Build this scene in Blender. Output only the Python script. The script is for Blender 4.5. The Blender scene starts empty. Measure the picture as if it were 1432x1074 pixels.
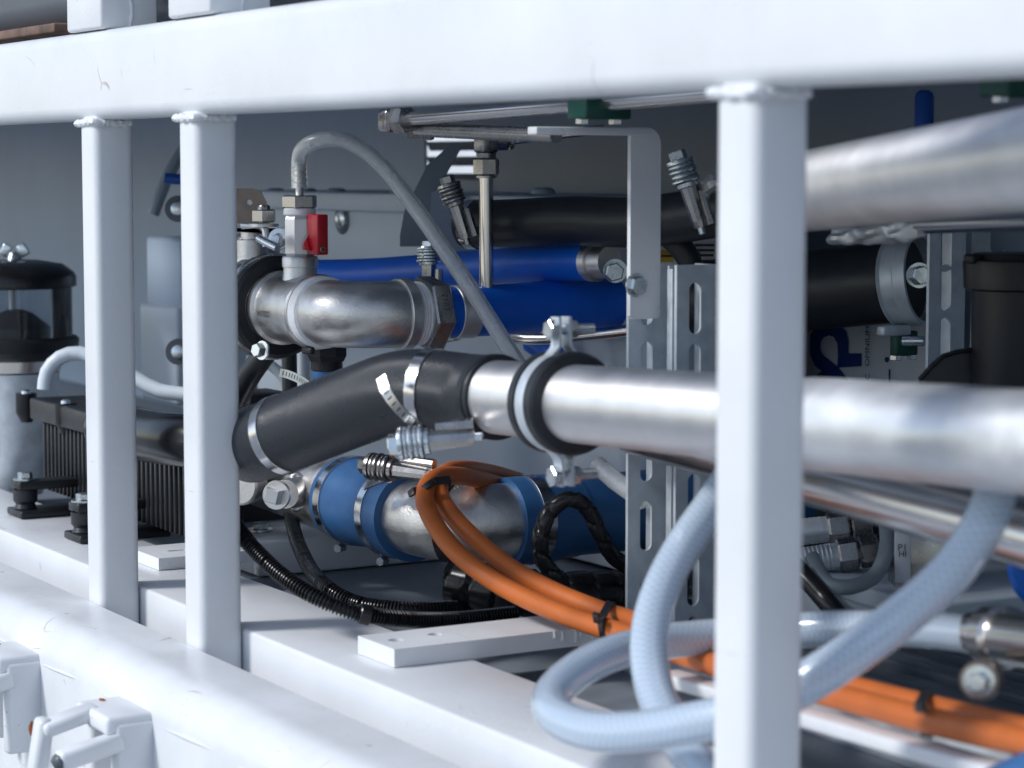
import bpy, bmesh, math, random
from mathutils import Vector, Matrix
random.seed(7)
S = bpy.context.scene
# ------------------------------------------------------------------ camera
IW, IH, FP = 1432.0, 1074.0, 3340.0
YAW, PIT = math.radians(30.28), math.radians(5.19)
CAM = Vector((1.1308, -.7942, -.0448))
FW = Vector((-math.cos(YAW)*math.cos(PIT), math.sin(YAW)*math.cos(PIT), -math.sin(PIT)))
RT = Vector((math.sin(YAW), math.cos(YAW), 0)); UP = RT.cross(FW)
cd = bpy.data.cameras.new('camera'); cam = bpy.data.objects.new('camera', cd); S.collection.objects.link(cam)
cam.matrix_world = Matrix(((RT.x, UP.x, -FW.x, CAM.x), (RT.y, UP.y, -FW.y, CAM.y), (RT.z, UP.z, -FW.z, CAM.z), (0, 0, 0, 1)))
cd.sensor_width = 36; cd.lens = 36*FP/IW; cd.clip_start = .05; cd.clip_end = 3000
cd.dof.use_dof = True; cd.dof.focus_distance = 2.33; cd.dof.aperture_fstop = 8.0
S.camera = cam
# ------------------------------------------------------------------ light
SUN_EL, SUN_DIR = math.radians(39), Vector((-.30, -.95, 0)).normalized()     # direction towards the sun, in plan
wd = bpy.data.worlds.new('World'); S.world = wd; wd.use_nodes = True
nt = wd.node_tree; sky = nt.nodes.new('ShaderNodeTexSky'); sky.sky_type = 'NISHITA'; sky.sun_disc = False
sky.sun_elevation = SUN_EL; sky.sun_rotation = math.atan2(SUN_DIR.x, SUN_DIR.y)
sky.air_density = 1.0; sky.dust_density = .5; sky.ozone_density = 3.2
hs = nt.nodes.new('ShaderNodeHueSaturation'); hs.inputs['Saturation'].default_value = .72      # thin high haze: paler sky
nt.links.new(sky.outputs[0], hs.inputs['Color']); nt.links.new(hs.outputs[0], nt.nodes['Background'].inputs[0]); nt.nodes['Background'].inputs[1].default_value = .125
sl = bpy.data.lights.new('sun', 'SUN'); sl.energy = 2.0; sl.angle = math.radians(11); sl.color = (1, .99, .975)
so = bpy.data.objects.new('sun', sl); S.collection.objects.link(so)
sd = Vector((SUN_DIR.x*math.cos(SUN_EL), SUN_DIR.y*math.cos(SUN_EL), math.sin(SUN_EL)))
so.rotation_euler = sd.to_track_quat('Z', 'Y').to_euler()
S.view_settings.view_transform = 'Standard'; S.view_settings.look = 'None'; S.view_settings.exposure = .36; S.view_settings.gamma = 1
S.view_settings.use_curve_mapping = False

# ------------------------------------------------------------------ helpers
def ray(px, py): return FW + RT*((px-716)/FP) + UP*((537-py)/FP)
def P(px, py, D): return CAM + ray(px, py)*D
def PA(px, py, a, v): r = ray(px, py); return CAM + r*((v-CAM[a])/r[a])
X, Y, Z = Vector((1, 0, 0)), Vector((0, 1, 0)), Vector((0, 0, 1))
def zat(py, x, y):
    lo, hi = -1.5, .6
    for _ in range(40):
        m = (lo+hi)/2; d = Vector((x, y, m))-CAM; q = 537-FP*d.dot(UP)/d.dot(FW)
        if q > py: lo = m
        else: hi = m
    return m
ORG = {}
def link(o, parent, world):
    S.collection.objects.link(o)
    if parent is not None:
        o.parent = parent; o.location = world-ORG[parent.name]
    else: o.location = world
    ORG[o.name] = world.copy(); return o
def thing(name, label, cat, loc, group=None):
    o = bpy.data.objects.new(name, None); o.empty_display_size = .02; link(o, None, Vector(loc))
    o['label'] = label; o['category'] = cat
    if group: o['group'] = group
    return o
def tag(o, label, cat, group=None):
    o['label'] = label; o['category'] = cat
    if group: o['group'] = group
    return o
def mesh(name, vs, fs, mat, parent=None, smooth=True, uv=None, angle=35):
    vs = [Vector(v) for v in vs]
    lo = Vector([min(v[i] for v in vs) for i in range(3)]); hi = Vector([max(v[i] for v in vs) for i in range(3)])
    c = (lo+hi)/2; me = bpy.data.meshes.new(name); me.from_pydata([v-c for v in vs], [], fs); me.update()
    if uv:
        l = me.uv_layers.new(name='UVMap'); k = 0
        for f in uv:
            for q in f: l.data[k].uv = q; k += 1
    me.materials.append(M[mat])
    bm = bmesh.new(); bm.from_mesh(me); bmesh.ops.recalc_face_normals(bm, faces=bm.faces); bm.to_mesh(me); bm.free()
    if smooth:
        for p in me.polygons: p.use_smooth = True
        me.set_sharp_from_angle(angle=math.radians(angle))
    return link(bpy.data.objects.new(name, me), parent, c)
def frame(d):
    d = d.normalized(); u = d.cross(Z)
    if u.length < .05: u = X - d*X.dot(d)
    u.normalize(); return d, u, u.cross(d).normalized()*-1
def spline(pts, step):
    pts = [Vector(p) for p in pts]
    if len(pts) == 2:
        n = max(1, int((pts[1]-pts[0]).length/step)); return [pts[0].lerp(pts[1], i/n) for i in range(n+1)]
    q = [pts[0]*2-pts[1]]+pts+[pts[-1]*2-pts[-2]]; out = []
    for i in range(1, len(q)-2):
        a, b, c, d = q[i-1:i+3]; n = max(2, int((c-b).length/step))
        for k in range(n):
            t = k/n; out.append(.5*((2*b)+(c-a)*t+(2*a-5*b+4*c-d)*t*t+(3*b-a-3*c+d)*t**3))
    out.append(pts[-1]); return out
def tube(name, pts, r, mat, parent=None, seg=20, step=.012, rf=None, raw=False, cap=True, inner=None):
    pts = [Vector(p) for p in pts] if raw else spline(pts, step)
    n = len(pts); vs = []; fs = []; uvs = []; s = 0; prev = None
    for i, p in enumerate(pts):
        t = (pts[min(i+1, n-1)]-pts[max(i-1, 0)]).normalized()
        if prev is None: _, u, _ = frame(t)
        else: u = prev - t*prev.dot(t); u.normalize()
        prev = u; v = t.cross(u); L = s
        if i: L = s = s+(p-pts[i-1]).length
        rr = r[i] if isinstance(r, list) else r
        for k in range(seg):
            a = 2*math.pi*k/seg; q = rr + (rf(L, a) if rf else 0)
            vs.append(p+u*(math.cos(a)*q)+v*(math.sin(a)*q))
        uvs.append(L)
    for i in range(n-1):
        for k in range(seg):
            k2 = (k+1) % seg; fs.append((i*seg+k, i*seg+k2, (i+1)*seg+k2, (i+1)*seg+k))
    uv = [[(uvs[f//seg], (f % seg)/seg), (uvs[f//seg], (f % seg+1)/seg), (uvs[f//seg+1], (f % seg+1)/seg), (uvs[f//seg+1], (f % seg)/seg)] for f in range((n-1)*seg)]
    if inner:                                   # hollow: inner wall and annular ends
        m0 = len(vs); ctr = [sum((vs[i*seg+k] for k in range(seg)), Vector())/seg for i in range(n)]
        vs += [ctr[i]+(vs[i*seg+k]-ctr[i])*inner for i in range(n) for k in range(seg)]
        for i in range(n-1):
            for k in range(seg):
                k2 = (k+1) % seg; fs.append((m0+i*seg+k2, m0+i*seg+k, m0+(i+1)*seg+k, m0+(i+1)*seg+k2)); uv.append([(0, 0)]*4)
        for e in (0, (n-1)*seg):
            for k in range(seg): fs.append((e+k, e+(k+1) % seg, m0+e+(k+1) % seg, m0+e+k)); uv.append([(0, 0)]*4)
    elif cap:
        fs.append(tuple(range(seg))); fs.append(tuple((n-1)*seg+k for k in range(seg)))
        uv += [[(0, 0)]*seg]*2
    return mesh(name, vs, fs, mat, parent, uv=uv)
def lathe(name, A, d, prof, mat, parent=None, seg=32, smooth=True, closed=False, rot=0, angle=35):
    A = Vector(A); d, u, v = frame(Vector(d)); vs = []; fs = []; n = len(prof)
    for t, r in prof:
        for k in range(seg):
            a = 2*math.pi*k/seg+rot; vs.append(A+d*t+(u*math.cos(a)+v*math.sin(a))*max(r, 1e-5))
    for i in range(n if closed else n-1):
        j = (i+1) % n
        for k in range(seg): fs.append((i*seg+k, i*seg+(k+1) % seg, j*seg+(k+1) % seg, j*seg+k))
    s = [0]
    for i in range(1, n+1): a_, b_ = prof[i-1], prof[i % n]; s.append(s[-1]+math.hypot(a_[0]-b_[0], a_[1]-b_[1])+1e-6)
    uv = [[(s[i], k/seg), (s[i], (k+1)/seg), (s[i+1], (k+1)/seg), (s[i+1], k/seg)] for i in range(n if closed else n-1) for k in range(seg)]
    if not closed:
        fs.append(tuple(range(seg))); fs.append(tuple((n-1)*seg+k for k in range(seg)))
        uv += [[(math.cos(2*math.pi*k/seg), math.sin(2*math.pi*k/seg)) for k in range(seg)]]*2
    return mesh(name, vs, fs, mat, parent, smooth, uv=uv, angle=angle)
def ring(name, c, d, ri, ro, w, mat, parent=None, seg=48, b=.0008):
    d = Vector(d).normalized(); h = w/2
    return lathe(name, c, d, [(-h, ri), (-h, ro-b), (-h+b, ro), (h-b, ro), (h, ro-b), (h, ri)], mat, parent, seg, closed=True)
def hexn(name, A, d, r, h, mat, parent=None, n=6, rot=.3, ch=.12):
    return lathe(name, A, d, [(0, r*(1-ch)), (h*.1, r), (h*.9, r), (h, r*(1-ch))], mat, parent, n, smooth=False, rot=rot)
def box(name, c, size, mat, parent=None, bev=.002, ax=None, seg=2):
    bm = bmesh.new(); bmesh.ops.create_cube(bm, size=1)
    for v in bm.verts: v.co = Vector((v.co.x*size[0], v.co.y*size[1], v.co.z*size[2]))
    if bev: bmesh.ops.bevel(bm, geom=bm.edges[:], offset=bev, segments=seg, affect='EDGES', profile=.5)
    a = ax or (X, Y, Z); c = Vector(c)
    vs = [c+a[0]*v.co.x+a[1]*v.co.y+a[2]*v.co.z for v in bm.verts]; bm.verts.index_update()
    fs = [tuple(v.index for v in f.verts) for f in bm.faces]; bm.free()
    return mesh(name, vs, fs, mat, parent, angle=50)
def bx(name, a, b, mat, parent=None, bev=.002, seg=2):
    a, b = Vector(a), Vector(b); return box(name, (a+b)/2, [abs(b[i]-a[i]) for i in range(3)], mat, parent, bev, seg=seg)
def plate(name, outline, holes, O, u, v, th, mat, parent=None, bev=0):
    """flat polygon with holes in the plane O + a*u + b*v, thickness th along u x v"""
    O, u, v = Vector(O), Vector(u), Vector(v); nrm = u.cross(v).normalized(); bm = bmesh.new(); es = []
    for lp in [outline]+holes:
        q = [bm.verts.new((p[0], p[1], 0)) for p in lp]
        es += [bm.edges.new((q[i], q[(i+1) % len(q)])) for i in range(len(q))]
    r = bmesh.ops.triangle_fill(bm, use_beauty=True, use_dissolve=False, edges=es, normal=(0, 0, 1))
    fa = [g for g in r['geom'] if isinstance(g, bmesh.types.BMFace)]
    ex = bmesh.ops.extrude_face_region(bm, geom=fa)
    for g in ex['geom']:
        if isinstance(g, bmesh.types.BMVert): g.co.z += th
    bm.verts.index_update(); vs = [O+u*w.co.x+v*w.co.y+nrm*w.co.z for w in bm.verts]
    fs = [tuple(w.index for w in f.verts) for f in bm.faces]; bm.free()
    return mesh(name, vs, fs, mat, parent, angle=30)
def slot(cx, cy, w, h, n=8):
    r = w/2; o = []
    for i in range(n+1): a = math.pi*i/n; o.append((cx+r*math.cos(a), cy+h/2-r+r*math.sin(a)))
    for i in range(n+1): a = math.pi+math.pi*i/n; o.append((cx+r*math.cos(a), cy-h/2+r+r*math.sin(a)))
    return o
def circ(cx, cy, r, n=16): return [(cx+r*math.cos(2*math.pi*i/n), cy+r*math.sin(2*math.pi*i/n)) for i in range(n)]
def text(name, s, O, u, v, h, mat, parent, th=.0004, align='CENTER'):
    cu = bpy.data.curves.new(name, 'FONT'); cu.body = s; cu.size = 1; cu.align_x = align; cu.align_y = 'CENTER'; cu.resolution_u = 3
    o = bpy.data.objects.new(name+'_src', cu); S.collection.objects.link(o)
    dg = bpy.context.evaluated_depsgraph_get(); me = o.evaluated_get(dg).to_mesh()
    u, v = Vector(u).normalized(), Vector(v).normalized(); nn = u.cross(v); O = Vector(O)
    vs = [O+u*(w.co.x*h)+v*(w.co.y*h)+nn*th for w in me.vertices]; fs = [tuple(p.vertices) for p in me.polygons]
    bpy.data.objects.remove(o); bpy.data.curves.remove(cu)
    return mesh(name, vs, fs, mat, parent, smooth=False)

# ------------------------------------------------------------------ materials
M = {}
def mat(name, col, rough=.5, metal=0, bump=0, bscale=200, var=0, vscale=20, rvar=0, trans=0, coat=0, stretch=None, sub=0, ior=1.45, spec=.5):
    m = bpy.data.materials.new(name); m.use_nodes = True; n = m.node_tree.nodes; l = m.node_tree.links; b = n['Principled BSDF']; M[name] = m
    b.inputs['Base Color'].default_value = (*col, 1); b.inputs['Roughness'].default_value = rough; b.inputs['Metallic'].default_value = metal
    b.inputs['Transmission Weight'].default_value = trans; b.inputs['Coat Weight'].default_value = coat; b.inputs['Coat Roughness'].default_value = .15
    b.inputs['IOR'].default_value = ior; b.inputs['Specular IOR Level'].default_value = spec
    if sub: b.inputs['Subsurface Weight'].default_value = sub; b.inputs['Subsurface Radius'].default_value = (.01, .01, .012); b.inputs['Subsurface Scale'].default_value = 1
    tc = n.new('ShaderNodeTexCoord'); src = tc.outputs['Object']
    if stretch:
        mp = n.new('ShaderNodeMapping'); mp.inputs['Scale'].default_value = stretch; l.new(src, mp.inputs[0]); src = mp.outputs[0]
    if var or rvar:
        t = n.new('ShaderNodeTexNoise'); t.inputs['Scale'].default_value = vscale; t.inputs['Detail'].default_value = 6; t.inputs['Roughness'].default_value = .6; l.new(src, t.inputs['Vector'])
        if var:
            mx = n.new('ShaderNodeMix'); mx.data_type = 'RGBA'; mx.inputs[6].default_value = (*[c*(1-var) for c in col], 1); mx.inputs[7].default_value = (*[min(1, c*(1+var)) for c in col], 1)
            rp = n.new('ShaderNodeMapRange'); rp.inputs[1].default_value = .35; rp.inputs[2].default_value = .65
            l.new(t.outputs[0], rp.inputs[0]); l.new(rp.outputs[0], mx.inputs[0]); l.new(mx.outputs[2], b.inputs['Base Color'])
        if rvar:
            r2 = n.new('ShaderNodeMapRange'); r2.inputs[1].default_value = .3; r2.inputs[2].default_value = .7; r2.inputs[3].default_value = max(.02, rough-rvar); r2.inputs[4].default_value = rough+rvar
            l.new(t.outputs[0], r2.inputs[0]); l.new(r2.outputs[0], b.inputs['Roughness'])
    if bump:
        t2 = n.new('ShaderNodeTexNoise'); t2.inputs['Scale'].default_value = bscale; t2.inputs['Detail'].default_value = 4; l.new(src, t2.inputs['Vector'])
        bp = n.new('ShaderNodeBump'); bp.inputs['Strength'].default_value = bump; bp.inputs['Distance'].default_value = .001
        l.new(t2.outputs[0], bp.inputs['Height']); l.new(bp.outputs[0], b.inputs['Normal'])
    return m
def chips(name, spots, scale=9, lo=.77, hi=.80, col=(.25, .11, .05)):
    """small chips / rust specks of their own shape on painted steel"""
    m = M[name]; n = m.node_tree.nodes; l = m.node_tree.links; b = n['Principled BSDF']; tc = n.new('ShaderNodeTexCoord')
    vo = n.new('ShaderNodeTexVoronoi'); vo.inputs['Scale'].default_value = spots; l.new(tc.outputs['Object'], vo.inputs['Vector'])
    nz = n.new('ShaderNodeTexNoise'); nz.inputs['Scale'].default_value = scale; nz.inputs['Detail'].default_value = 3; l.new(tc.outputs['Object'], nz.inputs['Vector'])
    a = n.new('ShaderNodeMapRange'); a.inputs[1].default_value = .10; a.inputs[2].default_value = .06; l.new(vo.outputs['Distance'], a.inputs[0])
    c = n.new('ShaderNodeMapRange'); c.inputs[1].default_value = .56; c.inputs[2].default_value = .62; l.new(nz.outputs[0], c.inputs[0])
    mu = n.new('ShaderNodeMath'); mu.operation = 'MULTIPLY'; l.new(a.outputs[0], mu.inputs[0]); l.new(c.outputs[0], mu.inputs[1])
    # larger irregular scuffs
    n2 = n.new('ShaderNodeTexNoise'); n2.inputs['Scale'].default_value = 26; n2.inputs['Detail'].default_value = 8; n2.inputs['Roughness'].default_value = .7; l.new(tc.outputs['Object'], n2.inputs['Vector'])
    d = n.new('ShaderNodeMapRange'); d.inputs[1].default_value = lo; d.inputs[2].default_value = hi; l.new(n2.outputs[0], d.inputs[0])
    ad = n.new('ShaderNodeMath'); ad.operation = 'MAXIMUM'; l.new(mu.outputs[0], ad.inputs[0]); l.new(d.outputs[0], ad.inputs[1])
    # hairline scratches
    wn_ = n.new('ShaderNodeTexNoise'); wn_.inputs['Scale'].default_value = 3; l.new(tc.outputs['Object'], wn_.inputs['Vector'])
    v2 = n.new('ShaderNodeTexVoronoi'); v2.feature = 'DISTANCE_TO_EDGE'; v2.inputs['Scale'].default_value = 7; l.new(wn_.outputs['Color'], v2.inputs['Vector'])
    e = n.new('ShaderNodeMapRange'); e.inputs[1].default_value = .010; e.inputs[2].default_value = .004; l.new(v2.outputs['Distance'], e.inputs[0])
    n3 = n.new('ShaderNodeTexNoise'); n3.inputs['Scale'].default_value = 14; n3.inputs['Detail'].default_value = 4; l.new(tc.outputs['Object'], n3.inputs['Vector'])
    g = n.new('ShaderNodeMapRange'); g.inputs[1].default_value = .60; g.inputs[2].default_value = .68; g.inputs[4].default_value = .55; l.new(n3.outputs[0], g.inputs[0])
    m2 = n.new('ShaderNodeMath'); m2.operation = 'MULTIPLY'; l.new(e.outputs[0], m2.inputs[0]); l.new(g.outputs[0], m2.inputs[1])
    a2 = n.new('ShaderNodeMath'); a2.operation = 'MAXIMUM'; l.new(ad.outputs[0], a2.inputs[0]); l.new(m2.outputs[0], a2.inputs[1]); ad = a2
    mx = n.new('ShaderNodeMix'); mx.data_type = 'RGBA'; mx.inputs[7].default_value = (*col, 1)
    old = b.inputs['Base Color'].links
    if old: l.new(old[0].from_socket, mx.inputs[6])
    else: mx.inputs[6].default_value = b.inputs['Base Color'].default_value
    l.new(ad.outputs[0], mx.inputs[0]); l.new(mx.outputs[2], b.inputs['Base Color'])
mat('white_paint', (.74, .758, .78), .34, bump=.18, bscale=230, var=.06, vscale=5, coat=.1, rvar=.10); chips('white_paint', 210)
mat('white_worn', (.74, .758, .78), .38, bump=.30, bscale=110, var=.07, vscale=7, rvar=.10); chips('white_worn', 120, lo=.66, hi=.70)
mat('grey_panel', (.28, .35, .44), .45, bump=.05, bscale=150, var=.05, vscale=5)
mat('grey_enclosure', (.48, .54, .61), .42, bump=.05, bscale=150, var=.04, vscale=6)
mat('floor_grey', (.17, .195, .225), .5, bump=.15, bscale=140, var=.14, vscale=22, rvar=.12); chips('floor_grey', 160, col=(.04, .04, .04))
mat('galvanised', (.60, .65, .70), .45, .45, bump=.06, bscale=160, var=.12, vscale=45, rvar=.1)
mat('zinc', (.62, .67, .70), .26, .95, bump=.08, bscale=300, var=.08, vscale=80, rvar=.08)
mat('cast_steel', (.64, .63, .62), .38, .95, bump=.30, bscale=420, var=.12, vscale=38, rvar=.10)
mat('rough_weld_steel', (.68, .67, .66), .40, .95, bump=.5, bscale=180, var=.18, vscale=40, rvar=.12)
mat('brushed_steel', (.78, .77, .77), .48, 1, bump=.03, bscale=300, var=.04, vscale=30, rvar=.03)
mat('polished_steel', (.72, .70, .69), .22, 1, bump=.03, bscale=60, var=.05, vscale=12, rvar=.05)
mat('machined_steel', (.40, .39, .38), .27, 1, bump=.05, bscale=300, var=.08, vscale=60, rvar=.06)
mat('clamp_band', (.66, .66, .67), .20, 1, bump=.08, bscale=150, var=.06, vscale=60, rvar=.08)
mat('filmed_steel', (.74, .75, .76), .46, .8, bump=.2, bscale=26, var=.08, vscale=14, rvar=.14)
mat('black_rubber', (.018, .021, .026), .38, bump=.25, bscale=500, var=.15, vscale=40, rvar=.06)
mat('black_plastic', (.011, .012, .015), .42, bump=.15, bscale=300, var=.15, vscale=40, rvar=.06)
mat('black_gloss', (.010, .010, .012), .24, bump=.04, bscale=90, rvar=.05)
mat('blue_hose', (.006, .125, .66), .40, bump=.20, bscale=350, var=.08, vscale=18, rvar=.08)
mat('blue_silicone', (.035, .12, .29), .42, bump=.12, bscale=300, var=.10, vscale=25)
mat('blue_plastic', (.005, .07, .33), .25, bump=.05, bscale=200, var=.05)
mat('orange_cable', (.52, .13, .025), .45, bump=.12, bscale=350, var=.07, vscale=30)
mat('red_plastic', (.42, .008, .02), .32, bump=.08, bscale=250, var=.08, vscale=50)
mat('green_plastic', (.006, .06, .045), .45, bump=.1, bscale=200, var=.1)
mat('ptfe_tape', (.80, .82, .85), .5, bump=.6, bscale=500, var=.05, vscale=120)
mat('milky_tube', (.92, .95, .97), .20, trans=.74, var=.04, vscale=30, ior=1.35)
mat('white_hose', (.66, .72, .78), .35, sub=.2, bump=.05)
mat('rust_chip', (.32, .09, .03), .8, bump=.5, bscale=300, var=.4, vscale=120)
mat('rust_plate', (.16, .10, .075), .7, bump=.5, bscale=90, var=.45, vscale=25)
mat('brown_steel', (.24, .20, .18), .38, .85, bump=.15, bscale=200, var=.15, vscale=40)
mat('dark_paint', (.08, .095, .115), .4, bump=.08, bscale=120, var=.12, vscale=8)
mat('slate_paint', (.20, .25, .30), .4, bump=.06, bscale=120, var=.1, vscale=10)
mat('ink_blue', (.008, .03, .16), .5); mat('ink_dark', (.02, .022, .03), .5); mat('sign_white', (.55, .58, .62), .45, var=.03)
mat('yellow_label', (.45, .28, .02), .5); mat('brass', (.42, .33, .20), .3, .9, bump=.1, var=.1, vscale=60)
mat('grey_cable', (.30, .34, .37), .42, bump=.08, bscale=200); mat('etch', (.16, .16, .16), .5, .6)
mat('ground', (.27, .29, .31), .85, bump=.3, bscale=20, var=.12, vscale=2)
for nm in ('brushed_steel',):      # brushed round the pipe: highlight drawn out along the axis
    b = M[nm].node_tree.nodes['Principled BSDF']; tg = M[nm].node_tree.nodes.new('ShaderNodeTangent'); tg.direction_type = 'UV_MAP'; tg.uv_map = 'UVMap'
    b.inputs['Anisotropic'].default_value = .6; M[nm].node_tree.links.new(tg.outputs[0], b.inputs['Tangent'])
# thin clear jar
m = bpy.data.materials.new('jar_glass'); m.use_nodes = True; M['jar_glass'] = m; n = m.node_tree.nodes; l = m.node_tree.links
n.remove(n['Principled BSDF']); tr = n.new('ShaderNodeBsdfTransparent'); tr.inputs[0].default_value = (.80, .83, .86, 1); gl = n.new('ShaderNodeBsdfGlossy'); gl.inputs['Roughness'].default_value = .08
lw = n.new('ShaderNodeLayerWeight'); lw.inputs[0].default_value = .35; mx = n.new('ShaderNodeMixShader'); l.new(lw.outputs['Fresnel'], mx.inputs[0]); l.new(tr.outputs[0], mx.inputs[1]); l.new(gl.outputs[0], mx.inputs[2]); l.new(mx.outputs[0], n['Material Output'].inputs[0])
# braided pvc hose: two helical thread families in the wall
m = mat('braided_hose', (.60, .70, .84), .10, trans=.75, ior=1.40); n = m.node_tree.nodes; l = m.node_tree.links; b = n['Principled BSDF']
b.inputs['Coat Weight'].default_value = .9; b.inputs['Coat Roughness'].default_value = .22
uvn = n.new('ShaderNodeUVMap'); uvn.uv_map = 'UVMap'; sp = n.new('ShaderNodeSeparateXYZ'); l.new(uvn.outputs[0], sp.inputs[0])
def mth(op, a, c=None):
    q = n.new('ShaderNodeMath'); q.operation = op
    for i, w in enumerate((a, c)):
        if w is None: continue
        if isinstance(w, (int, float)): q.inputs[i].default_value = w
        else: l.new(w, q.inputs[i])
    return q.outputs[0]
fam = []
for sg in (1, -1):
    w = mth('FRACT', mth('ADD', mth('MULTIPLY', sp.outputs[0], 190.0), mth('MULTIPLY', sp.outputs[1], 9.0*sg)))
    fam.append(mth('LESS_THAN', mth('ABSOLUTE', mth('SUBTRACT', w, .5)), .065))
th = mth('MAXIMUM', fam[0], fam[1])
mx = n.new('ShaderNodeMix'); mx.data_type = 'RGBA'; mx.inputs[6].default_value = (.78, .89, 1.0, 1); mx.inputs[7].default_value = (.66, .79, .95, 1); l.new(th, mx.inputs[0]); l.new(mx.outputs[2], b.inputs['Base Color'])
l.new(mth('SUBTRACT', .56, mth('MULTIPLY', th, .24)), b.inputs['Transmission Weight'])
bp = n.new('ShaderNodeBump'); bp.inputs['Strength'].default_value = .05; bp.inputs['Distance'].default_value = .0006; l.new(th, bp.inputs['Height']); l.new(bp.outputs[0], b.inputs['Normal'])
# woven rubber hose jacket: fine cloth print
m = mat('woven_rubber', (.023, .027, .034), .30, rvar=.06, vscale=60); n = m.node_tree.nodes; l = m.node_tree.links; b = n['Principled BSDF']
uvn = n.new('ShaderNodeUVMap'); uvn.uv_map = 'UVMap'; sp = n.new('ShaderNodeSeparateXYZ'); l.new(uvn.outputs[0], sp.inputs[0])
wv = mth('MULTIPLY', mth('SINE', mth('MULTIPLY', sp.outputs[0], 4200.0)), mth('SINE', mth('MULTIPLY', sp.outputs[1], 900.0)))
bp = n.new('ShaderNodeBump'); bp.inputs['Strength'].default_value = .35; bp.inputs['Distance'].default_value = .0004; l.new(wv, bp.inputs['Height']); l.new(bp.outputs[0], b.inputs['Normal'])

# ================================================================== SETTING
def struct(o): o['kind'] = 'structure'; return o
ZR, ZF, YF0, YF1, YB = -.460, -.4465, .041, .152, .86
struct(bx('ground', (-30, -30, -1.75), (30, 30, -1.70), 'ground', bev=0))
struct(bx('floor_tray', (-6, .13, -.486), (1.6, YB, -.476), 'floor_grey', bev=.001))
# back wall with a louvred opening
lv = [PA(px, py, 1, YB) for px, py in ((594, 184), (688, 184), (688, 252), (594, 252))]
hx0, hx1, hz0, hz1 = lv[0].x, lv[1].x, lv[2].z, lv[0].z
wall = struct(plate('back_wall', [(-7, -.75), (2, -.75), (2, .05), (-7, .05)], [[(hx0, hz0), (hx1, hz0), (hx1, hz1), (hx0, hz1)]], (0, YB, 0), X, Z, -.004, 'grey_panel'))
for py in (182.5, 204, 225.5, 249):
    z = PA(630, py, 1, YB).z; box('slat', ((hx0+hx1)/2, YB+.012, z), (hx1-hx0+.02, .003, .014), 'dark_paint', wall, .0005, ax=(X, Vector((0, .9, .43)).normalized(), Vector((0, -.43, .9)).normalized()))
struct(bx('sky_backing', (-6, 2.2, -.9), (0, 2.22, .6), 'white_paint', bev=0))  # added white panel beyond the vent; stands in for bright sky in its gaps
struct(bx('shade_deck', (-5, .19, .058), (1.6, 1.2, .066), 'grey_panel', bev=.001))  # unseen deck added to shade the inside, cut back to brighten the pipes

# ================================================================== WHITE FRAME
PX = (-1.0438, -.8015, 0.0)
fr = thing('equipment_frame', 'white painted welded steel frame with three square posts between two rails', 'frame', (-.6, .02, ZR))
bx('top_rail', (-6, 0, -.0005), (1.05, .04, .0825), 'white_paint', fr, .012, 6)
rng = random.Random(3)
for x in PX:
    bx('post', (x, 0, -.62), (x+.04, .04, .004), 'white_paint', fr, .0078, 5)
    jag = [Vector((x-.0005, .012, -.003))]+[Vector((x-.001+i*.007+rng.uniform(-.0006, .0006), -.0006+rng.uniform(-.0007, .0005), -.003+rng.uniform(-.001, .0008))) for i in range(7)]+[Vector((x+.0415, .006+i*.006 , -.0035+rng.uniform(-.0007, .0006))) for i in range(6)]
    tube('weld_bead', jag, .0034, 'white_worn', fr, 10, .0015, rf=lambda s, a: .0006*math.sin(s*1100+2*math.sin(a*2+s*300)))
# lower rail, broad and round-shouldered
pr = [(-.0006, ZR-.003), (-.003, ZR), (-.044, ZR)]+[(-.046-.034*math.sin(a*math.pi/2/8), ZR-.034*(1-math.cos(a*math.pi/2/8))) for a in range(1, 9)]+[(-.08, -.80), (-.0006, -.80)]
vs = []; fs = []; nn = len(pr); xs = [-6+7.05*i/40 for i in range(41)]
for x in xs: vs += [(x, a, b) for a, b in pr]
for i in range(40):
    for k in range(nn): fs.append((i*nn+k, i*nn+(k+1) % nn, (i+1)*nn+(k+1) % nn, (i+1)*nn+k))
fs += [tuple(range(nn)), tuple(40*nn+k for k in range(nn))]
mesh('bottom_rail', vs, fs, 'white_worn', fr)
tube('seam', [(-1.6+.04*i, -.0795+.0012*math.sin(i*1.7), ZR-.036-.002*math.sin(i*.9)) for i in range(60)], .0012, 'white_worn', fr, 6, .01)
bx('sill_plate', (-6, YF0, ZF-.14), (1.05, YF1, ZF), 'white_paint', fr, .003)
# the two welded lugs on the outer face
def lug(px, py):
    o = PA(px, py, 1, -.08)
    q = box('lug', o+Vector((-.012, -.014, -.010)), (.075, .05, .016), 'white_worn', fr, .004)
    box('cheek', o+Vector((.020, -.012, -.050)), (.016, .040, .085), 'white_worn', q, .004)
    box('cheek', o+Vector((-.044, -.012, -.050)), (.012, .034, .085), 'white_worn', q, .004)
    box('prong', o+Vector((-.026, -.052, -.012)), (.024, .05, .012), 'white_worn', q, .004, ax=(X, Vector((0, .97, .24)), Vector((0, -.24, .97))))
    box('prong', o+Vector((-.030, -.076, -.034)), (.021, .014, .052), 'white_worn', q, .005, ax=(X, Vector((0, .98, -.17)), Vector((0, .17, .98))))
    box('prong', o+Vector((.022, -.052, -.028)), (.018, .055, .016), 'white_worn', q, .004, ax=(X, Vector((0, .98, .2)), Vector((0, -.2, .98))))
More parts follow.
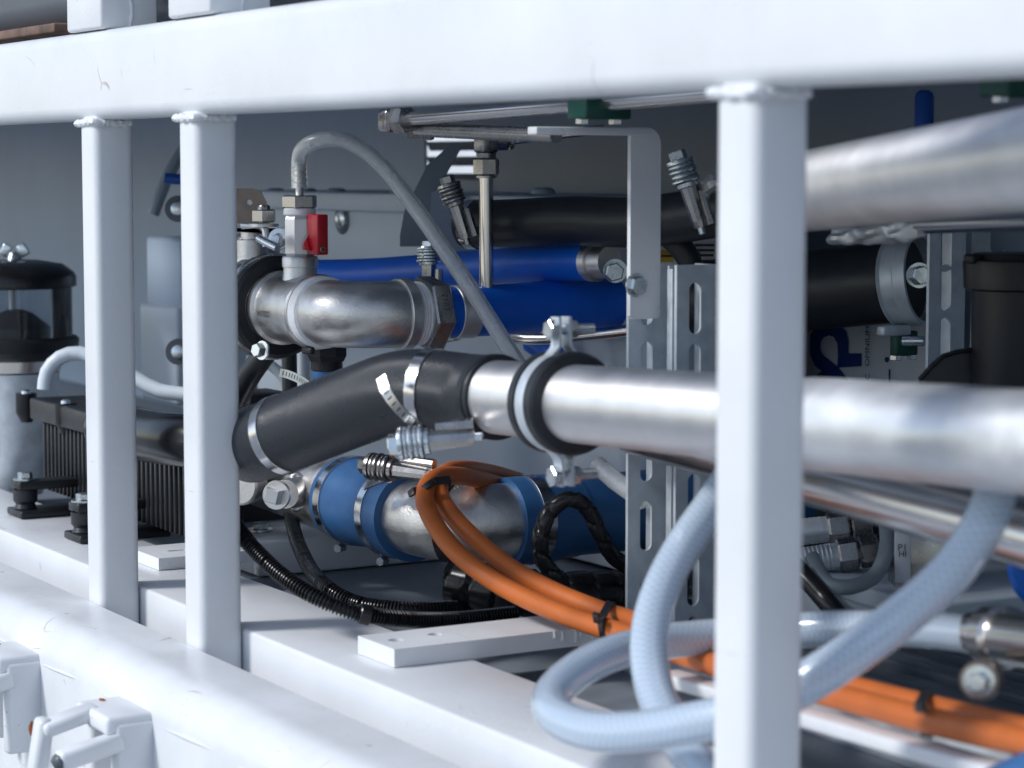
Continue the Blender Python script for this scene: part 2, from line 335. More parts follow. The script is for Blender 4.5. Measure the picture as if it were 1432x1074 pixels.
def worn(o, c, r, mt):
    bm = bmesh.new(); bmesh.ops.create_icosphere(bm, subdivisions=2, radius=1); rr = random.Random(int(abs(c.x)*9999))
    vs = [c+Vector((v.co.x*r[0], v.co.y*r[1], v.co.z*r[2]))*rr.uniform(.8, 1.15) for v in bm.verts]; bm.verts.index_update(); fs = [tuple(v.index for v in f.verts) for f in bm.faces]; bm.free()
    mesh('bare_patch', vs, fs, mt, o)
lug(196, 985); lug(42, 905)
for lg in [o for o in bpy.data.objects if o.name.startswith('lug')]:
    c = ORG[lg.name]; off = c-Vector((-.012, -.014, -.010))
    worn(lg, off+Vector((-.030, -.080, -.058)), (.011, .006, .006), 'dark_paint'); worn(lg, off+Vector((.022, -.078, -.034)), (.009, .006, .007), 'dark_paint')
    worn(lg, off+Vector((-.040, -.018, -.0022)), (.006, .003, .0012), 'rust_chip'); worn(lg, off+Vector((-.0436, -.078, -.020)), (.0012, .003, .006), 'rust_chip')
# cross bar with two drilled holes, lying on the sill
def bar_pt(px, py, z): return PA(px, py, 2, z)
ZB = ZF+.0155
a = bar_pt(500, 889, ZB); b = bar_pt(552, 908, ZB)
hl = [bar_pt(553, 895, ZB), bar_pt(608, 887, ZB)]
bl = .225; x0, x1, y0 = a.x, b.x, (a.y+b.y)/2
cb = plate('cross_bar', [(x0, y0), (x1, y0), (x1, y0+bl), (x0, y0+bl)], [circ(h.x, h.y, .0062) for h in hl], (0, 0, ZF+.0005), X, Y, .015, 'white_worn')
for i, (dy, ln) in enumerate(((.150, .006), (.158, .009), (.171, .0115), (.176, .007), (.188, .0105))):
    tube('paint_drip', [(x1+.0003, y0+dy, ZB-.0005), (x1+.0005, y0+dy+.0006, ZB-ln*.6), (x1+.0006, y0+dy, ZB-ln)], [.0012, .0012, .0016]+[.0016]*40, 'white_worn', cb, 8, .002)
tag(cb, 'white flat steel cross bar with two drilled holes lying on the sill', 'steel bar')
bx('angle_bar', (x0-.02, y0+bl+.001, ZF-.03), (1.2, y0+bl+.03, ZF+.008), 'galvanised', None, .002); tag(bpy.data.objects['angle_bar'], 'grey steel angle running right from the end of the drilled cross bar', 'steel bar')

# ================================================================== TEE, ELBOW, VALVE (sharp, centre left)
Q = P(600, 438, 2.4); XH, ZH = Q.x, Q.z                    # blue hose axis runs along +Y
YE = Q.y-.024; RB = .050; YT = YE-.012-RB; XT = XH-RB      # elbow end, bend radius, tee axis
XC = PA(420, 420, 1, YT).x                                 # tee centre
A0 = Vector((XT-.012, YT, ZH))
el = thing('pipe_elbow', 'cast stainless elbow with white thread tape joining tee and blue hose', 'pipe fitting', (XH, YT, ZH-.04))
arc = [Vector((XT-.012, YT, ZH)), Vector((XT-.004, YT, ZH))]+[Vector((XT+RB*math.sin(a*math.pi/40), YT+RB*(1-math.cos(a*math.pi/40)), ZH)) for a in range(0, 21)]+[Vector((XH, YE-.004, ZH)), Vector((XH, YE, ZH))]
tube('body', arc, .0335, 'cast_steel', el, 40, raw=True)
ring('rim', Vector((XH, YE-.006, ZH)), Y, .032, .0358, .012, 'cast_steel', el)
lathe('thread_tape', Vector((XT-.026, YT, ZH)), X, [(0, .0350), (.003, .0366), (.008, .0362), (.012, .0368), (.017, .0360), (.019, .0335)], 'ptfe_tape', el, 40)
te = thing('pipe_tee', 'cast stainless tee with raised lettering and a short upright branch', 'pipe fitting', (XC, YT, ZH-.04))
xa, xb = XC-.050, XT-.025
lathe('body', Vector((xa, YT, ZH)), X, [(0, .031), (0, .0375), (.003, .039), (.010, .039), (.013, .0355), (xb-xa-.014, .0355), (xb-xa-.011, .0385), (xb-xa-.002, .0385), (xb-xa, .037), (xb-xa, .030)], 'cast_steel', te, 56)
zt = [zat(y, XC, YT) for y in (388, 374, 358, 301, 291, 273, 250, 228)]
lathe('branch', Vector((XC, YT, zt[0]-.012)), Z, [(0, .021), (.008, .0185), (zt[1]-zt[0]+.012, .0172), (zt[1]-zt[0]+.0125, .0185), (zt[2]-zt[0]+.010, .0185), (zt[2]-zt[0]+.012, .0175)], 'cast_steel', te, 32)
for s, dz, hh in (('HOSCO', -.004, .0085), ('DN 15', -.015, .0065)):
    text('cast_lettering', s, Vector((XC-.012, YT-.0356, ZH+dz)), X, Z, hh, 'brushed_steel', te, .0009)
bv = thing('ball_valve', 'small steel ball valve with red lever handle on top of the tee', 'valve', (XC, YT, zt[2]))
lathe('body', Vector((XC, YT, zt[2])), Z, [(0, .0150), (.003, .0168), (zt[3]-zt[2]-.004, .0168), (zt[3]-zt[2], .0150)], 'brushed_steel', bv, 8, smooth=False, rot=.02)
lathe('thread_tape', Vector((XC, YT, zt[3])), Z, [(0, .0158), (.001, .0166), (zt[4]-zt[3]-.001, .0164), (zt[4]-zt[3], .0155)], 'ptfe_tape', bv, 32)
hexn('hex_adapter', Vector((XC, YT, zt[4])), Z, .0182, zt[5]-zt[4], 'machined_steel', bv, 6, rot=.35)
lathe('hose_barb', Vector((XC, YT, zt[5])), Z, [(0, .0042), (.008, .0042)]+[(.008+i*.006+dz, r) for i in range(4) for dz, r in ((0, .0066), (.005, .0050))]+[(.034, .0045)], 'brushed_steel', bv, 20)
text('stamp', 'DN25', Vector((XC-.0047, YT-.0155, (zt[2]+zt[3])/2)), Z, -X, .0085, 'etch', bv, .0005)
hc = Vector((XC+.030, YT+.004, (zt[2]+zt[3])/2))
hd = box('lever', hc+Vector((.004, 0, .002)), (.024, .0125, .041), 'red_plastic', bv, .0014)
lathe('stem_boss', hc+Vector((-.016, 0, -.004)), X, [(0, .007), (.012, .009)], 'machined_steel', bv, 20)
lathe('pointer', hc+Vector((-.004, -.0062, -.010)), -Y, [(0, .0085), (.003, .008), (.006, .003)], 'red_plastic', hd, 3, smooth=False, rot=.5)
lathe('screw', hc+Vector((.016, .0, -.013)), X, [(0, .0032), (.0006, .0028)], 'brass', hd, 12)
box('screw_slot', hc+Vector((.0168, 0, -.013)), (.0006, .0042, .0009), 'ink_dark', hd, 0); box('screw_slot', hc+Vector((.0168, 0, -.013)), (.0006, .0009, .0042), 'ink_dark', hd, 0)
# blue hose and its hex nipple
hn = thing('hose_nipple', 'hexagonal stainless hose nipple stamped 21831 beside the elbow', 'pipe fitting', (XH, YE, ZH-.04))
lathe('thread_tape', Vector((XH, YE, ZH)), Y, [(0, .0300)]+[(.002+i*.0032+d, r) for i in range(4) for d, r in ((0, .0322), (.0022, .0316))]+[(.016, .0300)], 'ptfe_tape', hn, 40)
hx = hexn('hexagon', Vector((XH, YE+.0145, ZH)), Y, .0385, .021, 'machined_steel', hn, 6, rot=math.radians(12), ch=.05)
nrm = None
for p in hx.data.polygons:
    w = p.normal
    if w.x > .6 and abs(w.y) < .3 and (nrm is None or w.x > nrm[0].x): nrm = (w.copy(), p.center+hx.location+Vector((XH, YE, ZH-.04)))
if nrm: text('stamp', '21831', nrm[1]+Vector((0, .001, 0)), nrm[0].cross(Y)*-1 if nrm[0].cross(Y).z > 0 else nrm[0].cross(Y), Y if nrm[0].cross(Y).z > 0 else -Y, .0095, 'etch', hn, .0004)
bh = tube('blue_hose', [(XH, YE+.035, ZH), (XH, YE+.10, ZH+.001), (XH+.004, YE+.2, ZH+.004), (XH+.012, YE+.36, ZH+.004)], .0262, 'blue_hose', None, 36)
tag(bh, 'bright blue rubber hose running right from the hex nipple', 'hose')
fe = ring('hose_ferrule', (XH, YE+.062, ZH), Y, .0255, .0272, .022, 'brushed_steel'); tag(fe, 'plain steel ferrule band squeezed round the front blue hose', 'hose clamp')
# rear blue hose
rp = [P(430, 386, 2.80), P(520, 384, 2.74), P(640, 376, 2.62), P(740, 369, 2.50), P(828, 367, 2.42)]
bh2 = tube('blue_hose', rp, .0188, 'blue_hose', None, 32); tag(bh2, 'darker blue hose lying behind the steel riser tube and elbow', 'hose')
co = thing('hose_coupling', 'small steel coupling with bolt at the end of the rear blue hose', 'pipe fitting', P(850, 385, 2.42))
lathe('sleeve', P(826, 367, 2.42), rp[-1]-rp[-2], [(0, .0194), (.010, .0196), (.010, .016), (.03, .016)], 'brushed_steel', co)
hexn('bolt', P(858, 381, 2.36), Vector((.9, -.4, .1)), .0095, .010, 'zinc', co); lathe('washer', P(860, 379, 2.37), Vector((.9, -.4, .1)), [(0, .012), (.002, .012)], 'zinc', co, 20)

# ---- flange clamp, seal and bracket left of the tee
fc = thing('flange_clamp', 'zinc band clamp with black rubber seal around the left end of the tee', 'pipe clamp', (xa, YT, ZH-.06))
lathe('rubber_seal', Vector((xa-.012, YT, ZH)), X, [(0, .040), (0, .050), (.003, .054), (.010, .054), (.013, .050), (.013, .040)], 'black_rubber', fc, 56, closed=True)
lathe('band', Vector((xa-.022, YT, ZH)), X, [(0, .048), (.001, .0555), (.003, .0565), (.005, .0550), (.007, .0565), (.009, .0555), (.010, .048)], 'zinc', fc, 64, closed=True)
lathe('band', Vector((xa-.034, YT, ZH)), X, [(0, .046), (.001, .0535), (.004, .0550), (.008, .0535), (.009, .046)], 'zinc', fc, 64, closed=True)
lathe('flange', Vector((xa-.055, YT, ZH)), X, [(0, .030), (.002, .052), (.018, .052), (.020, .034), (.044, .034)], 'cast_steel', fc, 56)
hexn('bolt_head', P(366, 490, 2.46), Vector((.3, -.95, .1)), .0075, .009, 'zinc', fc); lathe('bolt_washer', P(368, 490, 2.47), Vector((.3, -.95, .1)), [(0, .010), (.002, .010)], 'zinc', fc, 20)
tube('toggle', [P(362, 333, 2.44), P(374, 340, 2.43), P(388, 347, 2.42)], .0042, 'zinc', fc, 12)
ring('toggle_eye', P(390, 334, 2.45), Vector((.6, -.7, .2)), .0055, .0115, .004, 'zinc', fc, 24)
hexn('toggle_pin', P(390, 336, 2.44), Vector((.6, -.7, .2)), .005, .008, 'zinc', fc)
br = thing('bracket', 'brown steel bracket with a hole and a large nut beside the ball valve', 'bracket', P(352, 330, 2.52))
O = P(338, 312, 2.55); k = 2.55/FP
plate('plate', [(0, 0), (.030, 0), (.027, .022), (.021, .034), (.012, .037), (-.03, .037), (-.03, 0)], [slot(.009, .022, .006, .0061)], O, RT, Z, .004, 'brown_steel', br)
hexn('nut', P(369, 311, 2.48), Z, .0130, .0135, 'machined_steel', br, rot=.5); lathe('stud', P(369, 299, 2.48), Z, [(0, .0068), (.007, .0068), (.009, .0055)], 'machined_steel', br, 18)
lathe('washer', P(369, 317, 2.48), Z, [(0, .0155), (.003, .0155)], 'brushed_steel', br, 24)
tube('clevis', [P(340, 316, 2.5), P(362, 318, 2.48), P(371, 322, 2.47), P(372, 336, 2.47), P(372, 345, 2.47)], .0038, 'brushed_steel', br, 10, .004)
box('lower_plate', P(362, 322, 2.50), (.05, .03, .004), 'brushed_steel', br, .001)
lathe('spigot', P(353, 362, 2.52), Z, [(0, .017), (.020, .0165), (.021, .012), (.03, .012)], 'cast_steel', br, 24)
box('body_block', P(350, 385, 2.60), (.06, .05, .09), 'cast_steel', br, .008)

# ---- black plug-in connector under the elbow
pc = thing('hose_connector', 'black plastic hose connector with blue collar under the elbow', 'connector', P(458, 560, 2.45))
cx, cy = PA(457, 500, 1, YT+.03).x, YT+.03; zz = lambda y: zat(y, cx, cy)
lathe('collar', (cx, cy, zz(505)), Z, [(0, .0185), (.006, .0215), (zz(480)-zz(505), .0215)], 'black_plastic', pc, 8, smooth=False)
lathe('nut', (cx, cy, zz(518)), Z, [(0, .0155), (.001, .0165), (zz(503)-zz(518), .0165)], 'black_plastic', pc, 24)
lathe('blue_collar', (cx, cy, zz(532)), Z, [(0, .0145), (.001, .0152), (zz(518)-zz(532)-.0003, .0152)], 'blue_silicone', pc, 24)
lathe('tail', (cx, cy, zz(575)), Z, [(0, .014), (zz(532)-zz(575)-.0003, .014)], 'brushed_steel', pc, 8, smooth=False)
box('release_tab', P(431, 490, 2.42), (.022, .006, .008), 'black_plastic', pc, .002)
lathe('socket', (cx, cy, zz(482)), Z, [(0, .019), (.02, .018), (.03, .012)], 'cast_steel', pc, 24)

# ---- dark things seen under the tee
tag(tube('drain_hose', [P(384, 470, 2.56), P(372, 492, 2.56), P(352, 520, 2.57), P(332, 556, 2.60)], .0125, 'black_rubber', None, 20), 'black rubber hose slanting down left below the flange clamp', 'hose')
tag(tube('drain_hose', [P(404, 470, 2.62), P(405, 520, 2.62), P(406, 600, 2.62)], .0085, 'black_rubber', None, 16), 'thin upright black hose behind the plastic connector', 'hose')
tag(tube('support_tube', [P(424, 470, 2.70), P(424, 600, 2.70)], .0085, 'galvanised', None, 16), 'grey upright rod seen behind the plastic connector', 'rod')
tag(tube('hoop_bracket', [P(345, 505, 2.72), P(368, 506, 2.72), P(390, 520, 2.72), P(404, 545, 2.72), P(407, 575, 2.72), P(406, 610, 2.72)], .0062, 'grey_enclosure', None, 14), 'pale grey bent hoop below the tee', 'bracket')
tl = [P(392, 521, 2.30), P(404, 524, 2.29), P(420, 531, 2.27), P(434, 541, 2.24), P(445, 552, 2.22)]
def strip(name, pts, w, mat, parent=None, th=.0007, wdir=None, hole=False):
    pts = spline(pts, .0025); vs = []; fs = []; n = len(pts)
    for i, p in enumerate(pts):
        t = (pts[min(i+1, n-1)]-pts[max(0, i-1)]).normalized(); wd = (wdir - t*wdir.dot(t)).normalized(); nr = t.cross(wd)
        vs += [p-wd*w/2-nr*th, p+wd*w/2-nr*th, p+wd*w/2+nr*th, p-wd*w/2+nr*th]
        if i:
            for k in range(4): fs.append((4*i-4+k, 4*i-4+(k+1) % 4, 4*i+(k+1) % 4, 4*i+k))
    fs += [(0, 1, 2, 3), tuple(4*n-4+k for k in range(4))]
    o = mesh(name, vs, fs, mat, parent)
    if hole:
        for i in range(2, n-3, 2):
            t = (pts[i+1]-pts[i-1]).normalized(); wd = (wdir - t*wdir.dot(t)).normalized(); nr = t.cross(wd)
            if nr.dot(FW) > 0: nr = -nr
            c = pts[i]+nr*(th+.0002); a = wd*w*.26; b2 = t*.0006
            mesh('slot', [c-a-b2, c+a-b2, c+a+b2, c-a+b2], [(0, 1, 2, 3)], 'ink_dark', o, False)
    return o
tag(strip('band_tail', tl, .008, 'machined_steel', None, wdir=Vector((.3, .2, .9)), hole=True), 'dark slotted clamp band tail sticking up behind the black hose', 'clamp band')

# ================================================================== SPRING BOLT HOSE CLAMPS
def spring_clamp(label, A, B, band=None, r=.0125, tail=None, dark=False):
    d = (B-A); L = d.length; d.normalize(); st = 'machined_steel' if dark else 'zinc'
    t = thing('hose_clamp', label, 'hose clamp', A, 'spring loaded hose clamps')
    hexn('bolt_head', A, d, r*.62, L*.12, st, t, ch=.1); x = L*.12
    lathe('flange', A+d*x, d, [(0, r*.95), (L*.035, r), (L*.05, r)], st, t, 24); x += L*.055
    for i in range(4):
        w = L*.062; rr = r*(1.02 if i % 2 else .96)
        lathe('spring_washer', A+d*x, d, [(0, r*.5), (0, rr*.93), (w*.3, rr), (w*.62, rr), (w*.9, rr*.90), (w*.9, r*.5)], st, t, 24, closed=True); x += w
    lathe('collar', A+d*x, d, [(0, r*.8), (L*.05, r*.78), (L*.07, r*.5)], st, t, 20); x += L*.02
    lathe('sleeve', A+d*x, d, [(0, r*.62), (L-x-.006, r*.50), (L-x, r*.45)], 'machined_steel', t, 10, smooth=False)
    s = d.cross(FW).normalized()
    lathe('trunnion', A+d*(x+L*.12)+s*r*.75, d, [(0, r*.36), (L-x-L*.12, r*.36)], 'machined_steel', t, 8, smooth=False)
    lathe('bolt_tip', B-d*.001, d, [(0, r*.26), (.007, r*.26), (.008, r*.2)], st, t, 12)
    if band:
        c, ax, rb, w = band; ring('band', c, ax, rb-.0002, rb+.0011, w, 'clamp_band', t, 64, .0003)
    if tail: strip('tail', tail[0], tail[1], 'machined_steel', t, wdir=tail[2], hole=True)
    return t

# ---- front black hose, bent, and the long stainless pipe it joins
hp = [P(352, 622, 2.12), P(378, 614, 2.075), P(430, 594, 2.04), P(500, 567, 2.005), P(548, 550, 1.985), P(585, 545, 1.973), P(622, 548, 1.96), P(660, 553, 1.945), P(696, 555, 1.92)]
tag(tube('black_hose', hp, .0338, 'woven_rubber', None, 48, .006), 'thick matt black rubber hose bending down left from the long steel pipe', 'hose')
pl, prr = P(690, 555, 1.925), P(1432, 618, 1.372); pd = (prr-pl).normalized()
mp = thing('steel_pipe', 'long brushed stainless pipe crossing the middle behind the right post', 'pipe', pl)
lathe('pipe', pl-pd*.04, pd, [(0, .026), (0, .0298), (1.0, .0298), (1.0, .026)], 'brushed_steel', mp, 56)
s0 = (P(1142, 594, 1.55)-pl).dot(pd)
fm = tube('protective_film', [pl+pd*(s0+i*.008) for i in range(60)], .0304, 'filmed_steel', mp, 48, raw=True, rf=lambda s, a: .0004*math.sin(5*a+30*s)*math.sin(35*s+2*a), cap=False)
tag(ring('hose_cuff', pl+pd*.003, pd, .0285, .0348, .009, 'black_rubber'), 'black rubber cuff closing the hose end round the steel pipe', 'seal')
tag(tube('dark_pipe', [P(372, 617, 2.10), P(330, 622, 2.25), P(262, 616, 2.30), P(222, 612, 2.36), P(186, 606, 2.43), P(150, 600, 2.5)], .026, 'black_gloss', None, 28), 'smooth black pipe between the two left posts', 'pipe')
def hose_at(px):
    pts = spline(hp, .004); best = min(range(1, len(pts)-1), key=lambda i: abs(716+FP*(pts[i]-CAM).dot(RT)/(pts[i]-CAM).dot(FW)-px)); return pts[best], (pts[best+1]-pts[best-1]).normalized()
c, ax = hose_at(396)
bc = thing('band_clamp', 'bright steel band around the lower left end of the matt black hose', 'hose clamp', c); ring('band', c, ax, .0334, .0350, .0105, 'clamp_band', bc, 64, .0003)
c, ax = hose_at(606)
spring_clamp('shiny spring bolt clamp under the bend of the matt black hose', P(543, 622, 1.905), P(664, 611, 1.90), (c, ax, .0340, .0105), .0138, ([P(533, 527, 1.925), P(541, 549, 1.915), P(558, 572, 1.91), P(580, 592, 1.91), P(606, 606, 1.915)], .009, Vector((.8, .5, .25))))
# pipe clamp round the steel pipe
pcn = pl+pd*((P(792, 560, 1.83)-pl).dot(pd)); pk = thing('pipe_clamp', 'grey two-bolt pipe clamp with black rubber lining on the long steel pipe', 'pipe clamp', pcn-Z*.05)
lathe('rubber_lining', pcn-pd*.019, pd, [(0, .0296), (0, .0376), (.002, .0396), (.010, .0396), (.012, .0364), (.026, .0364), (.028, .0396), (.036, .0396), (.038, .0376), (.038, .0296)], 'black_rubber', pk, 56, closed=True)
pu = Z-pd*Z.dot(pd); pu.normalize(); ps = -pd.cross(pu)
for sg in (1, -1):
    v0 = []
    ring_pts = [pcn+(pu*math.sin(a)+ps*sg*math.cos(a))*.0378 for a in [math.radians(-72+i*144/24) for i in range(25)]]
    e = [pcn+ps*sg*.0045+pu*.066, pcn+ps*sg*.0045+pu*.052, pcn+ps*sg*.0052+pu*.043]
    e2 = [pcn+ps*sg*.0052-pu*.043, pcn+ps*sg*.0045-pu*.052, pcn+ps*sg*.0045-pu*.064]
    strip('half_shell', e+ring_pts[::-1]+e2, .0125, 'galvanised', pk, .0012, pd)
for sg in (1, -1):
    c = pcn+pu*sg*.056
    hexn('bolt_head', c-ps*.006, -ps, .0082, .0065, 'zinc', pk); lathe('bolt', c-ps*.006, ps, [(0, .004), (.034, .004)], 'zinc', pk, 14)
    lathe('nut', c+ps*.006, ps, [(0, .0075), (.006, .0075)], 'zinc', pk, 6, smooth=False)
# ---- upper right pipe, thin tube, lower shiny pipe
def pipe(name, a, b, r, mat, label, cat='pipe'):
    o = lathe(name, a, b-a, [(0, r*.86), (0, r), ((b-a).length, r), ((b-a).length, r*.86)], mat, None, 48); return tag(o, label, cat)
ua, ub = P(1128, 267, 1.80), P(1432, 224, 1.39); u2 = (ub-ua).normalized()
pipe('steel_pipe', ua-u2*.12, ub+u2*.25, .0305, 'brushed_steel', 'large brushed stainless pipe rising to the upper right corner')
la, lb = P(1100, 660, 1.78), P(1432, 748, 1.468); l2 = (lb-la).normalized()
pipe('steel_pipe', la-l2*.3, lb+l2*.25, .0198, 'polished_steel', 'polished stainless pipe sloping down right below the long pipe')
ta, tb = P(1288, 315, 1.93), P(1432, 310, 1.74); t2 = (tb-ta).normalized()
tt = thing('steel_tube', 'thin polished tube wrapped with film below the upper right pipe', 'tube', ta)
lathe('tube', ta, t2, [(0, .0070), (.0, .0072), (.5, .0072)], 'polished_steel', tt, 24)
tube('film_wrap', [P(1168, 330, 2.06), P(1200, 330, 2.03), P(1240, 325, 1.98), P(1270, 321, 1.95), P(1294, 317, 1.925)], .0078, 'filmed_steel', tt, 20, .003, rf=lambda s, a: .0016*math.sin(2*a+47*s)+.0011*math.sin(3*a-61*s+1.3*math.sin(90*s))+.0007*math.sin(5*a+113*s))

# ================================================================== LOWER MANIFOLD LINE
SM = P(520, 706, 2.42); YM, ZM = SM.y, SM.z
def xatpx(px, y, z):
    lo, hi = -3, 1
    for _ in range(40):
        m_ = (lo+hi)/2; d = Vector((m_, y, z))-CAM
        if 716+FP*d.dot(RT)/d.dot(FW) < px: lo = m_
        else: hi = m_
    return m_
xm = lambda px: xatpx(px, YM, ZM)
RM = .062; XE = xm(588); XY = XE+RM
def seg(name, p0, p1, prof, mat, parent=None, n=56):
    a, b = xm(p0), xm(p1); return lathe(name, (a, YM, ZM), X, [((b-a)*t, r) for t, r in prof], mat, parent, n)
mf = thing('cast_manifold', 'bright cast stainless manifold with a square plug at the lower left', 'manifold', (xm(420), YM, ZM-.06))
seg('body', 345, 512, [(0, .030), (.1, .034), (.35, .036), (.62, .0385), (.80, .0405), (1, .0405)], 'rough_weld_steel', mf)
lathe('plug_boss', P(424, 686, 2.50), P(388, 693, 2.43)-P(424, 686, 2.50), [(0, .0175), (.030, .0160), (.040, .0155), (.052, .0150)], 'cast_steel', mf, 28)
tube('weld_collar', [P(424, 686, 2.50)+(P(388, 693, 2.43)-P(424, 686, 2.50)).normalized()*.020+(RT*math.cos(a*.45)*.4+UP*math.sin(a*.45))*.0185 for a in range(15)], .003, 'rough_weld_steel', mf, 8, .003)
q0 = P(389, 692, 2.425); qd = (P(372, 696, 2.385)-P(392, 692, 2.42)).normalized()
lathe('plug_collar', q0, qd, [(0, .0145), (.004, .015), (.006, .0145)], 'brushed_steel', mf, 28)
lathe('plug_head', q0+qd*.006, qd, [(0, .0105), (.011, .0102), (.012, .0090)], 'brushed_steel', mf, 4, smooth=False, rot=.55)
lathe('side_outlet', P(352, 674, 2.48), Vector((.5, -.86, 0)), [(0, .020), (.012, .020), (.012, .022), (.020, .022), (.022, .020)], 'cast_steel', mf, 28)
sl_ = thing('silicone_sleeve', 'blue silicone sleeve on the manifold between two bright bands', 'hose', (xm(530), YM, ZM-.045))
seg('sleeve', 486, 580, [(0, .0395), (0, .0440), (.28, .0445), (.34, .0425), (.66, .0425), (.72, .0445), (1, .0450), (1, .0385)], 'blue_silicone', sl_)
lp = thing('steel_elbow', 'dull stainless elbow pipe under the orange cables', 'pipe', (XY, YM+.1, ZM-.04))
arc2 = [Vector((xm(545), YM, ZM)), Vector((xm(566), YM, ZM))]+[Vector((XE+RM*math.sin(a*math.pi/40), YM+RM*(1-math.cos(a*math.pi/40)), ZM)) for a in range(0, 21)]+[Vector((XY, YM+RM+.05, ZM)), Vector((XY, YM+RM+.14, ZM))]
tube('elbow', arc2, .0372, 'cast_steel', lp, 48, raw=True)
Y0 = next(y*.001 for y in range(0, 1500) if 716+FP*(Vector((XY, y*.001, ZM))-CAM).dot(RT)/(Vector((XY, y*.001, ZM))-CAM).dot(FW) > 706)
sl2 = thing('silicone_sleeve', 'dark blue silicone sleeve right of the orange cables below the long pipe', 'hose', (XY, Y0+.03, ZM-.04))
lathe('sleeve', (XY, Y0, ZM), Y, [(0, .0375), (0, .0425), (.050, .0430), (.060, .0405), (.075, .0405)], 'blue_silicone', sl2, 56)
tag(lathe('blue_hose', (XY, Y0+.0755, ZM), Y, [(0, .0395), (.3, .0395)], 'blue_silicone', None, 48), 'wide dark blue hose low behind the slotted upright', 'hose')
for cpt, ax_, lab in ((Vector((xm(497), YM, ZM)), X, 'bright band at the left end of the blue silicone sleeve'), (Vector((xm(557), YM, ZM)), X, 'bright band at the right end of the blue silicone sleeve'), (Vector((XY, Y0+.026, ZM)), Y, 'steel band on the dark blue sleeve behind the black cable loop')):
    b_ = thing('band_clamp', lab, 'hose clamp', cpt); ring('band', cpt, ax_, .0435 if ax_ == X else .0424, .0462 if ax_ == X else .0442, .013, 'clamp_band', b_, 64, .0003)
    hexn('screw', cpt-Z*.047+Vector((0, -.014, 0)), Vector((.5, -.8, 0)), .005, .012, 'zinc', b_)
spring_clamp('dark spring bolt clamp on the manifold sleeve beside the orange cables', P(505, 650, 2.28), P(606, 664, 2.24), None, .0135, ([P(512, 680, 2.30), P(530, 672, 2.285), P(552, 666, 2.27), P(575, 660, 2.26)], .010, Vector((.2, .6, .7))), dark=True)
tie = ring('cable_tie', (XE+RM*.62, YM+RM*.22, ZM), Vector((.78, .62, 0)), .0374, .0392, .011, 'black_gloss'); tag(tie, 'wide black strap around the dull steel elbow', 'strap')

# ================================================================== ORANGE CABLES
c1 = [(880, 706, 2.56), (800, 704, 2.50), (740, 692, 2.42), (690, 676, 2.33), (645, 666, 2.24), (610, 668, 2.19), (594, 690, 2.15), (602, 722, 2.12), (634, 768, 2.09), (690, 812, 2.05), (760, 848, 1.99), (830, 874, 1.93), (884, 890, 1.88), (1000, 930, 1.73), (1170, 974, 1.575), (1300, 1008, 1.465), (1432, 1038, 1.37), (1520, 1060, 1.30)]
c2 = [(900, 690, 2.58), (800, 690, 2.52), (740, 676, 2.44), (690, 662, 2.36), (650, 656, 2.27), (622, 662, 2.22), (614, 688, 2.17), (630, 718, 2.14), (662, 752, 2.11), (715, 795, 2.07), (780, 830, 2.01), (845, 856, 1.96), (884, 868, 1.92), (1000, 910, 1.76), (1175, 958, 1.60), (1300, 990, 1.495), (1432, 1022, 1.40), (1520, 1044, 1.33)]
oc1 = tag(tube('power_cable', [P(*q) for q in c1], .0086, 'orange_cable', None, 20, .008), 'orange power cable looping over the steel pipe, lower and front of the pair', 'cable', 'orange power cables')
oc2 = tag(tube('power_cable', [P(*q) for q in c2], .0084, 'orange_cable', None, 20, .008), 'orange power cable looping over the steel pipe, upper and rear of the pair', 'cable', 'orange power cables')
def ziptie(label, a, b, rr, head, hdir, w=.0075):
    """strap round two cables a and b (points on their axes), head box at 'head'"""
    t = thing('cable_tie', label, 'cable tie', a, 'black cable ties'); mid = (a+b)/2
    dd = (b-a); ln = dd.length; dd.normalize(); tan = hdir.normalized(); nv = dd.cross(tan).normalized(); lp_ = []
    for i in range(12): an = -math.pi/2+math.pi*i/11; lp_.append(b+dd*rr*math.cos(an)+nv*rr*math.sin(an))
    for i in range(12): an = math.pi/2+math.pi*i/11; lp_.append(a+dd*rr*math.cos(an)+nv*rr*math.sin(an))
    lp_.append(lp_[0]); strip('strap', lp_, w, 'black_plastic', t, .0007, tan)
    hb = box('head', head, (.009, .008, .0075), 'black_plastic', t, .001, ax=(tan, dd, nv)); return t
ziptie('black cable tie where the orange cables fold over', P(597, 683, 2.153), P(616, 680, 2.183), .0108, P(577, 688, 2.15), (P(604, 724, 2.12)-P(594, 684, 2.15)))
ziptie('black cable tie near the slotted upright holding both orange cables', P(845, 879, 1.916), P(856, 860, 1.95), .0102, P(834, 864, 1.90), (P(884, 890, 1.88)-P(830, 874, 1.93)))
ziptie('black cable tie on the orange cables at the lower right', P(1292, 1006, 1.472), P(1300, 990, 1.495), .0102, P(1290, 986, 1.455), (P(1432, 1038, 1.37)-P(1170, 974, 1.575)))

